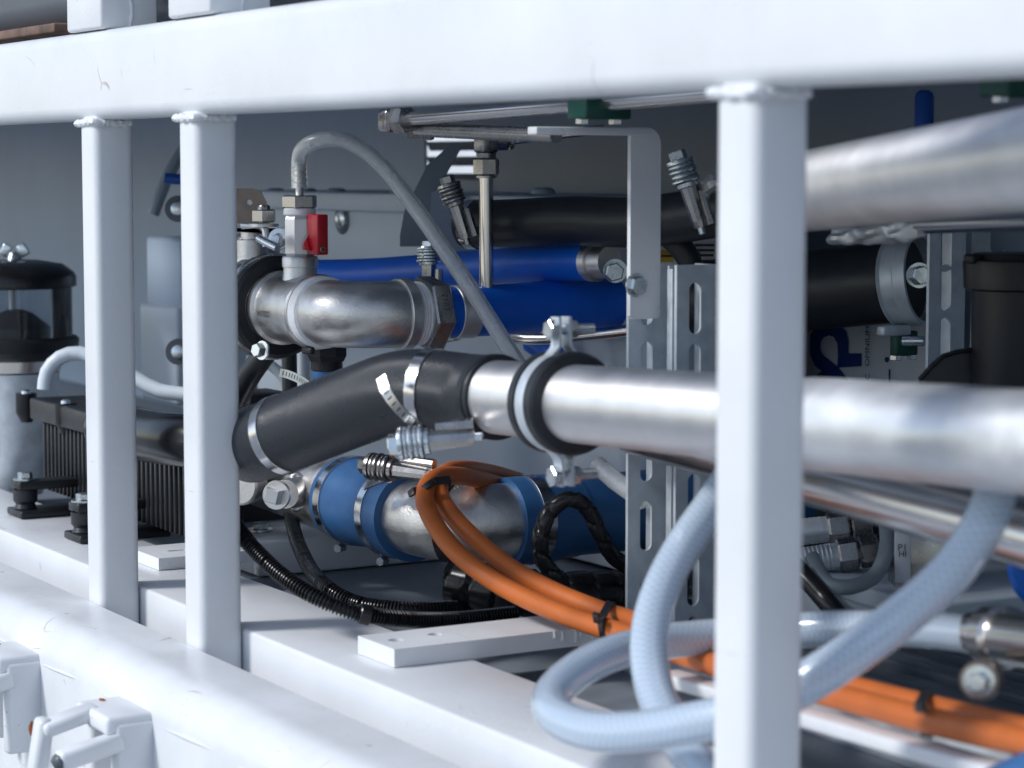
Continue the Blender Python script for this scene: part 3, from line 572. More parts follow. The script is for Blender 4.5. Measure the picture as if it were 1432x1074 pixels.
# ================================================================== BLACK CONDUITS
cor = lambda s, a: .0011*(1 if math.sin(s*2*math.pi/.0032) > 0 else -1)
tag(tube('corrugated_conduit', [P(330, 735, 2.10), P(352, 764, 2.08), P(392, 803, 2.05), (P(440, 834, 2.03)), P(500, 857, 2.03), P(570, 866, 2.06), P(640, 866, 2.10), P(720, 858, 2.14)], .0062, 'black_gloss', None, 14, .0008, rf=cor), 'front black corrugated conduit sweeping from the second post to the wrapped bundle', 'conduit', 'black corrugated conduits')
tag(tube('corrugated_conduit', [P(402, 690, 2.60), P(408, 728, 2.52), P(420, 768, 2.40), P(448, 814, 2.24), P(500, 844, 2.20), P(570, 852, 2.18), P(640, 850, 2.20), P(720, 846, 2.24)], .0066, 'black_gloss', None, 14, .0008, rf=cor), 'rear black corrugated conduit hanging from the manifold plug', 'conduit', 'black corrugated conduits')
cl = thing('conduit_clip', 'small black clip joining the two corrugated conduits', 'clip', P(512, 858, 2.03)); ring('clip', P(510, 859, 2.03), P(540, 863, 2.04)-P(480, 850, 2.03), .0072, .0090, .010, 'black_gloss', cl, 20)
def wrap(s, a):
    f = ((s/.026)+a/(2*math.pi)) % 1; return .0035*min(1, min(f, 1-f)*9)-.002+.0015*f
tag(tube('wrapped_bundle', [P(634, 812, 2.22), P(690, 824, 2.20), P(760, 832, 2.19), P(840, 832, 2.22), P(940, 828, 2.30)], .0205, 'black_gloss', None, 40, .0022, rf=wrap), 'thick black cable bundle with spiral wrap below the orange cables', 'cable')
tag(tube('spiral_cable', [P(776, 806, 2.16), P(758, 780, 2.15), P(757, 745, 2.14), P(772, 712, 2.14), P(798, 698, 2.14), P(822, 712, 2.15), P(838, 745, 2.16), P(860, 780, 2.18), P(900, 804, 2.22)], .0068, 'black_gloss', None, 16, .0025, rf=lambda s, a: .0009*(1 if ((s/.020)+a/(2*math.pi)) % 1 < .82 else -1)), 'spiral wrapped black cable arching up in front of the blue hose', 'cable')

# ================================================================== CLEAR TUBE
zt3 = zat(227, XC, YT)
tag(tube('clear_tube', [(XC, YT, zt[5]+.007), (XC, YT, zt3), P(424, 208, 2.43), P(448, 196, 2.42), P(485, 198, 2.41), P(530, 228, 2.40), P(580, 290, 2.39), P(622, 350, 2.37), P(662, 410, 2.36), P(700, 470, 2.35), P(735, 525, 2.35)], .0082, 'milky_tube', None, 24, .006, inner=.68), 'milky clear plastic tube arching from the valve barb down to the right', 'tube')

# ================================================================== SLOTTED UPRIGHTS, L BRACKET
def uchannel(label, p0, px1, ytop, zbot, w, dep, slots, mat_='galvanised', group='slotted steel uprights'):
    O = p0; zt_ = zat(ytop, O.x, O.y); h = zt_-zbot
    t = thing('slotted_upright', label, 'upright', (O.x, O.y+w/2, zbot), group)
    hs = [slot(w*.46, zz_-zbot, w*.30, hh) for zz_, hh in slots(O)]
    plate('slotted_web', [(0, 0), (w, 0), (w, h), (0, h)], hs, (O.x, O.y, zbot), Y, Z, -.0025, mat_, t)
    for yy, dep in ((0, .004), (w-.0025, dep)): bx('flange', (O.x-dep, O.y+yy, zbot), (O.x-.0026, O.y+yy+.0025, zt_), mat_, t, .0006)
    return t
def slots_px(px, ys, hh):
    return lambda O: [(zat(y, O.x, O.y), hh) for y in ys]
DCH = 2.07
ca = P(879, 500, DCH)
uchannel('galvanised slotted upright carrying the white angle bracket', Vector((ca.x, ca.y, 0)), 0, 372, -.476, .041, .03, slots_px(905, (420, 514, 640, 738, 848, 945), .044))
cb2 = P(946, 500, 2.03)
uchannel('second galvanised slotted upright half hidden by the right post', Vector((cb2.x, cb2.y, 0)), 0, 371, -.476, .041, .03, slots_px(985, (432, 518, 605, 700, 815, 900), .044))
bx_ = thing('spacer_lip', 'plain folded steel lip between the two slotted uprights', 'upright', P(938, 900, 2.05))
p9 = P(934, 500, 2.062); bx('lip', (p9.x-.002, p9.y, -.476), (p9.x+.006, p9.y+.003, zat(376, p9.x, p9.y)), 'galvanised', bx_, .0006); bx('web', (p9.x-.006, p9.y+.003, -.476), (p9.x-.0035, p9.y+.013, zat(372, p9.x, p9.y)), 'galvanised', bx_, .0004)
# white L bracket: vertical leg against the upright's web, arm towards the outside
XB = ca.x+.006; lz0, lz1 = zat(446, XB, ca.y+.01), zat(178, XB, ca.y+.01)
yl, yr = PA(880, 300, 0, XB).y, PA(922, 300, 0, XB).y; ya = PA(740, 182, 0, XB).y
lb_ = thing('angle_bracket', 'white painted angle bracket bolted to the slotted upright, arm pointing left', 'bracket', (XB, yl, lz0))
# outline in the YZ plane folded from flat bar: leg plate plus arm as one bent strip
leg = plate('leg', [(yl, lz0+.003), (yl+.003, lz0), (yr-.003, lz0), (yr, lz0+.003), *[(yr-.015+.015*math.cos(a*math.pi/16), lz1-.015+.015*math.sin(a*math.pi/16)) for a in range(9)], (yl-.002, lz1), (yl-.002, lz1-.007), (yl, lz1-.007)], [], (XB-.003, 0, 0), Y, Z, .005, 'white_paint', lb_)
bx('arm', (XB-.003, ya, lz1-.0072), (XB+.012, yr-.016, lz1-.0005), 'white_paint', lb_, .001)
bp_ = PA(889, 399, 0, XB+.002); hexn('bolt', bp_, X, .0085, .007, 'zinc', lb_); lathe('washer', bp_, X, [(0, .0105), (.0018, .0105)], 'zinc', lb_, 24)
# green tube clamps and thin tubes on the arm
def green(label, c, sz):
    t = thing('tube_clamp', label, 'tube clamp', c-Z*sz[2]/2, 'green plastic tube clamps'); box('block', c, sz, 'green_plastic', t, .002)
    hexn('bolt', c+Vector((0, sz[1]*.36, -sz[2]*.5-.004)), Z, .006, .005, 'zinc', t); hexn('bolt', c+Vector((0, -sz[1]*.36, -sz[2]*.5-.004)), Z, .006, .005, 'zinc', t); return t
green('dark green plastic tube clamp on the arm of the white bracket', P(838, 152, 1.98), (.03, .045, .018))
green('dark green tube clamp at the upper right corner under the top rail', P(1428, 105, 1.62), (.03, .05, .03))
green('dark green clamp half below the large black cylinder', P(1264, 480, 2.30), (.012, .026, .024))
ca1, ca2 = P(572, 166, 2.18), P(1010, 131, 1.86)
t1 = thing('steel_tube', 'thin stainless tube under the top rail ending in a left elbow fitting', 'tube', ca1)
lathe('tube', ca1, ca2-ca1, [(0, .0066), ((ca2-ca1).length, .0066)], 'polished_steel', t1, 24)
dd = (ca2-ca1).normalized(); hexn('nut', P(556, 168, 2.19), dd, .0135, .016, 'machined_steel', t1, rot=.2); lathe('ferrule', P(568, 166, 2.182), dd, [(0, .0105), (.005, .0095)], 'machined_steel', t1, 20)
box('elbow_block', P(548, 169, 2.20), (.02, .022, .022), 'machined_steel', t1, .004); hexn('second_nut', P(566, 176, 2.20), Vector((.45, .75, -.08)), .0115, .028, 'machined_steel', t1)
cb1, cbb = P(585, 181, 2.19), P(778, 190, 2.02)
tag(lathe('steel_tube', cb1, cbb-cb1, [(0, .0066), ((cbb-cb1).length, .0066)], 'machined_steel', None, 24), 'second thin tube just below the first, running to the white bracket arm', 'tube')
# riser tube with compression elbow
rt = thing('riser_tube', 'upright thin steel tube with a compression elbow at its top', 'tube', P(684, 400, 2.42))
rx = P(680, 300, 2.42); rz = lambda y: zat(y, rx.x, rx.y)
lathe('tube', (rx.x, rx.y, rz(420)), Z, [(0, .0072), (rz(240)-rz(420), .0072)], 'polished_steel', rt, 24)
hexn('nut', (rx.x, rx.y, rz(246)), Z, .0135, rz(221)-rz(246), 'machined_steel', rt, rot=.25)
lathe('ferrule', (rx.x, rx.y, rz(249)), Z, [(0, .0105), (rz(245)-rz(249), .0105)], 'machined_steel', rt, 20)
lathe('neck', (rx.x, rx.y, rz(222)), Z, [(0, .0095), (rz(214)-rz(222), .0105)], 'machined_steel', rt, 20)
box('elbow_body', Vector((rx.x, rx.y, rz(200))), (.020, .020, rz(186)-rz(214)), 'machined_steel', rt, .003)
hexn('side_nut', Vector((rx.x, rx.y+.010, rz(196))), Vector((.35, .93, .0)), .0105, .014, 'machined_steel', rt); lathe('side_ferrule', Vector((rx.x+.006, rx.y+.024, rz(196))), Vector((.35, .93, 0)), [(0, .010), (.003, .010), (.004, .008)], 'machined_steel', rt, 20)
lathe('side_tube', Vector((rx.x+.006, rx.y+.024, rz(196))), Vector((.75, .62, .10)), [(0, .0052), (.10, .0052)], 'polished_steel', rt, 18)

# ================================================================== BACKGROUND ENCLOSURE
YE2 = .56
en = thing('enclosure_box', 'pale grey steel enclosure behind the blue hoses', 'enclosure', PA(600, 560, 1, YE2))
e0, e1 = PA(348, 380, 1, YE2), PA(905, 380, 1, YE2)
zt_, zb_ = zat(268, e0.x+.2, YE2), -.47
bx('panel', (e0.x, YE2, zb_), (e1.x, YE2+.2, zt_-.004), 'grey_enclosure', en, .004)
bx('lid_lip', (e0.x-.01, YE2-.012, zat(293, e0.x+.2, YE2)), (e1.x, YE2+.2, zt_), 'grey_enclosure', en, .003)
for px, py in ((478, 306), (578, 308)):
    c = PA(px, py, 1, YE2-.001); lathe('screw_recess', c, -Y, [(0, .020), (.0006, .019)], 'dark_paint', en, 28); s_ = lathe('screw_head', c+X*.003, -Y, [(0, .012), (.004, .0115), (.007, .007)], 'zinc', en, 24); hexn('screw_drive', c+X*.003-Y*.006, -Y, .005, .003, 'zinc', en)
for px in (385, 430, 470, 560, 760):
    c = PA(px, 266, 1, YE2+.02); lathe('lid_bolt', c-Z*.004, Z, [(0, .014), (.005, .012), (.007, .008)], 'grey_panel', en, 20)
en2 = thing('enclosure_box', 'narrow grey housing with screws glimpsed between the two left posts', 'enclosure', P(245, 545, 2.95))
box('upper_body', P(278, 390, 3.12), (.12, .10, .11), 'grey_panel', en2, .006); box('lower_body', P(278, 492, 3.10), (.125, .115, .125), 'grey_enclosure', en2, .006)
for px, py in ((249, 292), (250, 492)): c = P(px, py, 2.88); lathe('screw_recess', c, -FW, [(0, .016), (.001, .016)], 'dark_paint', en2, 24); lathe('screw', c-FW*.001, -FW, [(0, .009), (.006, .008), (.007, .004)], 'zinc', en2, 20)
vh = thing('lever_valve', 'blurred dark lever with a blue grip between the two left posts', 'valve', P(235, 280, 3.1))
tube('lever', [P(214, 300, 3.1), P(226, 268, 3.1), P(238, 240, 3.1), P(262, 200, 3.1)], .008, 'slate_paint', vh, 10); tube('grip', [P(231, 249, 3.0), P(262, 252, 3.0)], .007, 'blue_plastic', vh, 14)
# grey lever plate in front of the enclosure
gp = thing('hinge_plate', 'slate grey bent hinge plate in front of the pale enclosure', 'bracket', P(590, 330, 2.75)); O = P(0, 0, 2.75)
def pxplate(name, pts, D, th, mat, parent):
    n0 = P(716, 300, D); k_ = D/FP
    return plate(name, [((x-716)*k_, (300-y)*k_) for x, y in pts], [], n0, RT, UP, th, mat, parent)
pxplate('arm', [(560, 330), (566, 296), (598, 232), (634, 200), (646, 206), (622, 248), (614, 290), (612, 345), (560, 345)], 2.76, .012, 'slate_paint', gp)
pxplate('web', [(598, 345), (604, 270), (622, 262), (640, 280), (650, 345), (700, 352), (700, 372), (598, 372)], 2.74, .010, 'grey_panel', gp)

# ---- black hose at the back with clamps at both ends
bb = [P(652, 314, 2.50), P(720, 312, 2.46), P(800, 309, 2.41), P(880, 311, 2.35), P(950, 304, 2.29), P(1030, 290, 2.22)]
tag(tube('black_hose', bb, .0248, 'black_rubber', None, 36), 'black rubber hose at the back between the riser tube and the right post', 'hose')
spring_clamp('spring bolt clamp at the left end of the rear black hose', P(624, 247, 2.44), P(652, 334, 2.44), (P(664, 314, 2.495), (bb[1]-bb[0]), .0252, .012), .0125, dark=True)
spring_clamp('upright spring bolt clamp behind the white tape of the hex nipple', P(600, 337, 2.52), P(600, 408, 2.52), None, .0132)
spring_clamp('spring bolt clamp between the white bracket and the right post', P(946, 211, 2.18), P(980, 318, 2.18), None, .0130)
tag(tube('foil_strip', [P(978, 268, 2.20), P(990, 262, 2.18), P(1010, 252, 2.16)], .008, 'filmed_steel', None, 10, .004, rf=lambda s, a: .003*math.sin(3*a+200*s)), 'crumpled bright foil beside the right post', 'foil')
tag(tube('black_elbow_hose', [P(925, 322, 2.34), P(945, 338, 2.33), P(962, 360, 2.33), P(972, 392, 2.33)], .012, 'black_rubber', None, 18), 'short black hose bending down behind the second slotted upright', 'hose')
lbp = thing('rating_plate', 'pale rating label with small print left of the right post', 'label', P(975, 355, 2.6))
o9 = P(972, 352, 2.42); box('sheet', o9, (.10, .004, .05), 'sign_white', lbp, .001, ax=(RT, FW, UP))
for i, (px, py, w) in enumerate(((985, 343, .020), (984, 350, .022), (988, 357, .014), (984, 365, .024), (975, 369, .030))): box('print_line', P(px, py, 2.415), (w, .0006, .0024), 'ink_dark', lbp, 0, ax=(RT, FW, UP))
lathe('pictogram', P(966, 357, 2.4155), -FW, [(0, .0042), (.0005, .0040)], 'ink_dark', lbp, 3, smooth=False, rot=.52); box('pictogram', P(975, 356, 2.415), (.006, .0006, .0045), 'ink_dark', lbp, 0, ax=(RT, FW, UP))
ylb = thing('warning_label', 'small yellow warning label behind the white bracket leg', 'label', P(932, 362, 2.62)); box('sheet', P(932, 358, 2.40), (.014, .002, .012), 'yellow_label', ylb, 0, ax=(RT, FW, UP)); box('print_line', P(932, 358, 2.396), (.012, .001, .002), 'ink_dark', ylb, 0, ax=(RT, FW, UP))
# small bits below the blue hose
tag(tube('steel_tube', [P(700, 462, 2.56), P(722, 472, 2.52), P(760, 474, 2.5), P(830, 468, 2.47), P(900, 460, 2.44)], .0062, 'polished_steel', None, 16), 'thin bent steel tube under the front blue hose', 'tube')
tag(tube('steel_tube', [P(600, 478, 2.6), P(640, 472, 2.58), P(664, 460, 2.57)], .0035, 'machined_steel', None, 12), 'very thin dark tube curving under the front blue hose', 'tube')
tag(tube('blue_hose', [P(745, 478, 2.58), P(775, 498, 2.55), P(800, 520, 2.52)], .0130, 'blue_hose', None, 20), 'short blue hose end peeping out above the long steel pipe', 'hose')
tag(tube('blue_hose', [P(800, 500, 2.75), P(860, 490, 2.74), P(960, 480, 2.7)], .026, 'blue_hose', None, 28), 'blue hose behind the pipe clamp bolt', 'hose')
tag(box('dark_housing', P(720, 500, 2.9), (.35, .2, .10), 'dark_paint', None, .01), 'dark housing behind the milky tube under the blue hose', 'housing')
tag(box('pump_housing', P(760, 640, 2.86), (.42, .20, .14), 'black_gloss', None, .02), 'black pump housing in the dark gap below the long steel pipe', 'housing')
tag(tube('white_hose', [P(836, 650, 2.15), P(860, 672, 2.13), P(900, 700, 2.1)], .0085, 'milky_tube', None, 16), 'short milky tube left of the slotted upright below the long pipe', 'tube')

# ================================================================== LEFT: SIGHT GLASS, FINNED BOX
jc = P(22, 450, 3.05); jz = lambda y: zat(y, jc.x, jc.y); k3 = 3.05/FP
jr = thing('sight_glass', 'clear glass bowl with black lid and wing nut at the left edge', 'filter', (jc.x, jc.y, jz(700)))
lathe('base', (jc.x, jc.y, jz(502)), Z, [(0, .060), (.006, .072), (.012, .078), (jz(474)-jz(502), .080), (jz(470)-jz(502), .076)], 'black_plastic', jr, 48)
lathe('glass_bowl', (jc.x, jc.y, jz(472)), Z, [(0, .0715), (jz(396)-jz(472), .0715), (jz(396)-jz(472), .068), (0, .068)], 'jar_glass', jr, 48, closed=True)
lathe('lid', (jc.x, jc.y, jz(402)), Z, [(0, .072), (.002, .0775), (.014, .0775), (.020, .074), (.030, .060), (.035, .030), (.036, .004)], 'black_gloss', jr, 48)
lathe('inner_cone', (jc.x, jc.y, jz(471)), Z, [(0, .045), (.012, .044), (.03, .022), (.035, .010)], 'black_plastic', jr, 32)
tube('tie_rod', [(jc.x, jc.y-.004, jz(470)), (jc.x, jc.y-.004, jz(396))], .0045, 'brushed_steel', jr, 12)
wn = lathe('wing_nut', (jc.x, jc.y, jz(363)), Z, [(0, .010), (.006, .008), (.010, .005)], 'zinc', jr, 16)
for sg in (-1, 1): box('wing', Vector((jc.x, jc.y, jz(363)+.012))+RT*.011*sg, (.004, .012, .016), 'zinc', wn, .0015, ax=(FW, (RT+Z*.6*sg).normalized(), (Z-RT*.6*sg).normalized()))
ring('collar', (jc.x, jc.y, jz(509)), Z, .052, .056, (jz(500)-jz(518)), 'polished_steel', jr)
lathe('body', (jc.x, jc.y, jz(690)), Z, [(0, .030), (.03, .040), (.08, .052), (jz(520)-jz(690), .054)], 'galvanised', jr, 40)
tag(tube('breather_hose', [P(62, 545, 2.86), P(66, 520, 2.86), P(84, 500, 2.86), P(112, 494, 2.86), P(150, 508, 2.85), P(192, 530, 2.84), P(222, 546, 2.83), P(262, 552, 2.82)], .0088, 'white_hose', None, 18), 'pale hose arching over the black finned box behind the left posts', 'hose')
# finned box: long face parallel to the frame
YX = .155; fx0, fx1 = PA(46, 600, 1, YX).x, PA(262, 600, 1, YX).x; fzt = zat(545, fx0, YX); fzb = ZF+.012
fb = thing('finned_box', 'black finned aluminium power box behind the two left posts', 'electrical box', ((fx0+fx1)/2, YX+.1, ZF))
fzt = PA(30, 552, 1, YX).z
bx('case', (fx0+.02, YX+.016, fzb), (fx1-.01, YX+.07, fzt-.004), 'black_plastic', fb, .006)
bx('lid_flange', (fx0, YX-.004, fzt-.026), (fx1, YX+.075, fzt), 'black_plastic', fb, .003)
nf = 34
for i in range(nf):
    x = fx0+.03+(fx1-fx0-.05)*i/(nf-1); bx('fin', (x, YX+.002, fzb+.004), (x+.005, YX+.018, fzt-.027), 'black_plastic', fb, .0008, 1)
for px in (30, 85, 150, 225):
    x = PA(px, 560, 1, YX).x; q = lathe('screw_boss', (x, YX+.006, fzt-.034), Z, [(0, .007), (.012, .013), (.0355, .013)], 'black_plastic', fb, 12); lathe('screw', (x, YX+.006, fzt+.0015), Z, [(0, .006), (.003, .0055), (.0045, .003)], 'zinc', q, 14)
def foot(px, py, lab):
    c = PA(px, py, 2, ZF)
    f = bx('mounting_foot', (c.x-.026, c.y-.014, ZF+.0006), (c.x+.026, c.y+.09, ZF+.009), 'black_plastic', fb, .002)
    lathe('rubber_mount', (c.x, c.y, ZF+.010), Z, [(0, .013), (.005, .011), (.009, .014), (.0215, .014)], 'black_rubber', f, 24)
    bx('foot_arm', (c.x-.016, c.y-.012, ZF+.032), (c.x+.016, c.y+.10, ZF+.042), 'black_plastic', f, .002)
    lathe('washer', (c.x, c.y, ZF+.0425), Z, [(0, .0135), (.002, .0135)], 'zinc', f, 24); hexn('bolt_head', (c.x, c.y, ZF+.0446), Z, .0085, .007, 'zinc', f)
foot(36, 722, ''); foot(118, 756, '')
tag(tube('blue_pipe', [P(44, 612, 3.15), P(42, 640, 3.15)], .016, 'blue_plastic', None, 18), 'small blue fitting behind the left end of the finned box', 'fitting')
# slotted white plate between the posts and one to the right of the second post
a_, b_ = PA(196, 772, 2, ZF+.012), PA(258, 752, 2, ZF+.012)
wp = plate('base_plate', [(a_.x-.03, a_.y), (a_.x+.05, a_.y), (a_.x+.05, a_.y+.10), (a_.x-.03, a_.y+.10)], [slot(a_.x+.012, a_.y+.035, .007, .020)], (0, 0, ZF+.0005), X, Y, .012, 'white_worn'); tag(wp, 'white slotted base plate on the sill between the two left posts', 'steel plate')
q_ = PA(345, 752, 2, ZF+.010)
cm = thing('cross_member', 'pale cross member with a bolt behind the black conduits', 'steel bar', (q_.x, q_.y, ZF))
bx('bar', (q_.x-.06, q_.y, ZF-.028), (q_.x+.03, q_.y+.5, ZF+.010), 'white_worn', cm, .003)
c = PA(364, 742, 2, ZF+.0105); lathe('washer', c, Z, [(0, .014), (.002, .014)], 'zinc', cm, 24); hexn('bolt_head', c+Z*.002, Z, .009, .007, 'zinc', cm)
# low black sump behind the manifold
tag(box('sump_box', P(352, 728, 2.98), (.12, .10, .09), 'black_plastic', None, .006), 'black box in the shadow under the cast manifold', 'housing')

# ================================================================== TOP OF THE RAIL
ZT = .0825
for (p0, lab) in ((91, 'white painted block with a weld seam on the top rail near the left edge'), (232, 'second white painted block on the top rail, right of the seamed block')):
    o = PA(p0, 46 if p0 < 200 else 27, 1, .0); t = thing('mounting_block', lab, 'steel block', (o.x+.045, .03, ZT), 'white blocks on the top rail')
    bx('block', (o.x, .0015, ZT+.0005), (o.x+.092, .058, ZT+.075), 'white_worn', t, .003)
    tube('weld_seam', [(o.x+.0925, .030+.002*math.sin(i), ZT+.003+i*.009) for i in range(8)], .0016, 'white_worn', t, 8, .003, rf=lambda s, a: .0005*math.sin(s*1500))
o = PA(88, 30, 1, .055); q = PA(-40, 50, 1, .055)
tag(bx('rusty_plate', (q.x-.3, .045, ZT+.010), (o.x, .30, ZT+.020), 'rust_plate', None, .002), 'brown rusty plate edge above the top rail at the left', 'steel plate')
tk = thing('dark_tank', 'dark painted machine body above the rusty plate', 'tank', (q.x, .3, ZT+.02)); bx('shell', (q.x-1.6, .09, ZT+.0205), (o.x+.55, .5, ZT+.5), 'dark_paint', tk, .03, 4); bx('band', (o.x+.02, .084, ZT+.0205), (o.x+.035, .089, ZT+.5), 'dark_paint', tk, .001)

# ================================================================== RIGHT SIDE BACKGROUND
bc_ = thing('black_cylinder', 'large black rubber covered cylinder behind the right post', 'hose', P(1200, 460, 2.4))
k0, k1 = P(1085, 410, 2.38), P(1272, 392, 2.30); kd = (k1-k0).normalized()
lathe('shell', k0-kd*.12, kd, [(0, .040), ((k1-k0).length+.12, .040)], 'black_rubber', bc_, 48)
pc2 = thing('pipe_clip', 'grey two part pipe clip with a bolt around the large black cylinder', 'pipe clamp', k1-Z*.05)
lathe('shell', k1-kd*.016, kd, [(0, .0405), (0, .0425), (.002, .0445), (.004, .0425), (.016, .0425), (.018, .0445), (.030, .0445), (.030, .0405)], 'galvanised', pc2, 56, closed=True)
bo = P(1284, 385, 2.24); lathe('washer', bo, Vector((.9, -.35, .05)), [(0, .012), (.003, .012)], 'zinc', pc2, 24); hexn('bolt', bo+Vector((.0027, -.001, 0)), Vector((.9, -.35, .05)), .0092, .009, 'zinc', pc2)
box('ear', P(1250, 462, 2.29), (.012, .034, .010), 'galvanised', pc2, .002); lathe('stud', P(1262, 477, 2.285), RT*.95-FW*.3, [(0, .0048), (.020, .0048), (.021, .004)], 'zinc', pc2, 16)
# sign panel with blue logo and lettering
YS = .80
def sp_(px, py): return PA(px, py, 1, YS)
sg_ = thing('sign_panel', 'grey white panel with a blue logo and vertical lettering at the back right', 'sign', sp_(1215, 560))
a_, b_ = sp_(1085, 560), sp_(1302, 425)
bx('panel', (a_.x, YS+.001, a_.z), (b_.x, YS+.02, b_.z), 'sign_white', sg_, .002)
def decal(name, pts, mat_, hole=None):
    w = [sp_(*p) for p in pts]; return plate(name, [(q.x, q.z) for q in w], [[(sp_(*p).x, sp_(*p).z) for p in hole]] if hole else [], (0, YS-.0012, 0), X, Z, -.0006, mat_, sg_)
decal('logo_mark', [(1134, 470), (1137, 464), (1142, 459), (1150, 457), (1178, 456), (1184, 464), (1187, 476), (1187, 494), (1205, 494), (1205, 512), (1173, 514), (1177, 519), (1186, 531), (1196, 550), (1132, 550), (1140, 528), (1150, 519), (1140, 510), (1134, 495)], 'ink_blue', [(1148, 478), (1152, 472), (1160, 469), (1167, 471), (1172, 480), (1173, 496), (1172, 513), (1162, 505), (1152, 497), (1148, 490)])
up_ = Z; 
o = sp_(1215, 514)
mk = (sp_(1215, 455)-sp_(1215, 514)).length
text('lettering', 'OMNIUM', sp_(1215, 484)-Y*.0012, Z, -X, mk/4.35*1.02, 'ink_blue', sg_, .0006)
text('lettering', 'C', sp_(1215, 527)-Y*.0012, Z, -X, mk/4.35*1.02, 'ink_blue', sg_, .0006)
lathe('print_dot', sp_(1241, 503)-Y*.0005, -Y, [(0, .0028), (.0008, .0028)], 'ink_blue', sg_, 18); q = sp_(1244, 530); bx('print_line', (q.x-.0007, YS-.0008, q.z-.012), (q.x+.0007, YS, q.z+.010), 'ink_blue', sg_, 0)
# slotted white upright on the right, and a fainter one behind
ur = P(1299, 420, 2.14)
uchannel('pale slotted upright beside the black filter housing', Vector((ur.x, ur.y, 0)), 0, 200, -.476, .042, .03, slots_px(1322, (348, 403, 478, 560, 640), .042), 'galvanised')
ur2 = P(1362, 340, 2.4)
uchannel('rearmost slotted upright above the black filter housing', Vector((ur2.x, ur2.y, 0)), 0, 200, -.476, .07, .03, slots_px(1392, (335, 400), .035), 'galvanised')
fh = thing('filter_housing', 'black plastic filter housing with a clamped lid at the right edge', 'filter', P(1410, 560, 1.98))
fc_ = P(1418, 450, 1.99); fz = lambda y: zat(y, fc_.x, fc_.y)
lathe('bowl', (fc_.x, fc_.y, fz(600)), Z, [(0, .030), (.04, .034), (fz(402)-fz(600), .036)], 'black_plastic', fh, 40)
lathe('lid', (fc_.x, fc_.y, fz(406)), Z, [(0, .037), (.002, .042), (fz(368)-fz(406), .043), (fz(364)-fz(406), .0425), (fz(362)-fz(406), .036), (fz(354)-fz(406), .034)], 'black_plastic', fh, 40)
box('lid_lug', P(1362, 362, 1.97), (.012, .014, .008), 'black_plastic', fh, .002)
pxplate('mount', [(1284, 532), (1318, 496), (1362, 488), (1440, 488), (1440, 545), (1290, 545)], 2.02, .02, 'black_plastic', fh)
tube('mount_edge', [P(1286, 531, 1.995), P(1319, 498, 1.995), P(1360, 489, 1.995)], .0022, 'black_gloss', fh, 8)
# blue lever grip
bg = thing('valve_lever', 'upright blue lever grip behind the upper right pipe', 'valve', P(1292, 230, 2.1)); bgx = P(1292, 180, 2.1)
lathe('grip', (bgx.x, bgx.y, zat(260, bgx.x, bgx.y)), Z, [(0, .0085), (zat(136, bgx.x, bgx.y)-zat(260, bgx.x, bgx.y), .0085), (zat(130, bgx.x, bgx.y)-zat(260, bgx.x, bgx.y), .0075), (zat(126, bgx.x, bgx.y)-zat(260, bgx.x, bgx.y), .004)], 'blue_plastic', bg, 24)

# ---- lower right: hydraulic fittings, cable loop, manifold block
def fitting(label, a, b):
    d = (b-a).normalized(); L = (b-a).length; t = thing('hydraulic_fitting', label, 'hose fitting', a, 'hydraulic hose fittings')
    lathe('crimp_sleeve', a, d, [(0, .0125)]+[(L*.02+i*L*.045+q, r) for i in range(11) for q, r in ((0, .0128), (L*.03, .0122))]+[(L*.54, .0125)], 'galvanised', t, 28)
    hexn('nut', a+d*L*.54, d, .0160, L*.21, 'machined_steel', t, rot=.2); hexn('adapter', a+d*L*.77, d, .0155, L*.2, 'machined_steel', t, rot=.5)
    lathe('bush', a+d*L*.97, d, [(0, .011), (L*.1, .011)], 'black_plastic', t, 20); return t
fitting('crimped hydraulic hose fitting below the polished pipe, lower of two', P(1100, 788, 2.22), P(1232, 768, 2.22))
fitting('crimped hydraulic hose fitting below the polished pipe, upper of two', P(1080, 748, 2.26), P(1222, 733, 2.26))
tag(tube('grey_cable', [P(1238, 726, 2.14), P(1241, 755, 2.12), P(1235, 785, 2.10), P(1220, 808, 2.08), P(1190, 821, 2.06), P(1160, 818, 2.06), P(1146, 800, 2.08), P(1136, 780, 2.1)], .0068, 'grey_cable', None, 18), 'grey cable loop around the hydraulic fittings', 'cable')
tag(tube('grey_cable', [P(1130, 800, 2.0), P(1150, 824, 1.98), P(1176, 844, 1.96), P(1230, 860, 1.95)], .0055, 'grey_cable', None, 16), 'grey cable running down right to the braided hose', 'cable')
tag(tube('black_cable', [P(1110, 790, 1.98), P(1138, 820, 1.96), P(1160, 846, 1.94), P(1180, 870, 1.94)], .0085, 'black_gloss', None, 16), 'black cable right beside the right post below the fittings', 'cable')
vb = thing('valve_block', 'grey valve block labelled P1 HI behind the cable loop', 'valve', P(1260, 800, 2.3)); xv = P(1258, 770, 2.25)
box('label_strip', P(1262, 766, 2.10), (.014, .004, .062), 'sign_white', vb, .001, ax=(RT, FW, UP)); box('block', P(1285, 770, 2.16), (.05, .04, .075), 'machined_steel', vb, .004, ax=(RT, FW, UP))
text('lettering', 'P1', P(1262, 766, 2.0965), RT, UP, .0085, 'ink_dark', vb, .0006); text('lettering', 'HI', P(1262, 775, 2.0965), RT, UP, .0075, 'ink_dark', vb, .0006)
wb = PA(1215, 850, 2, -.44)
tag(bx('base_box', (wb.x-.16, wb.y-.01, -.474), (wb.x+.10, wb.y+.30, -.420), 'grey_enclosure', None, .004), 'low grey box under the hydraulic fittings', 'box')
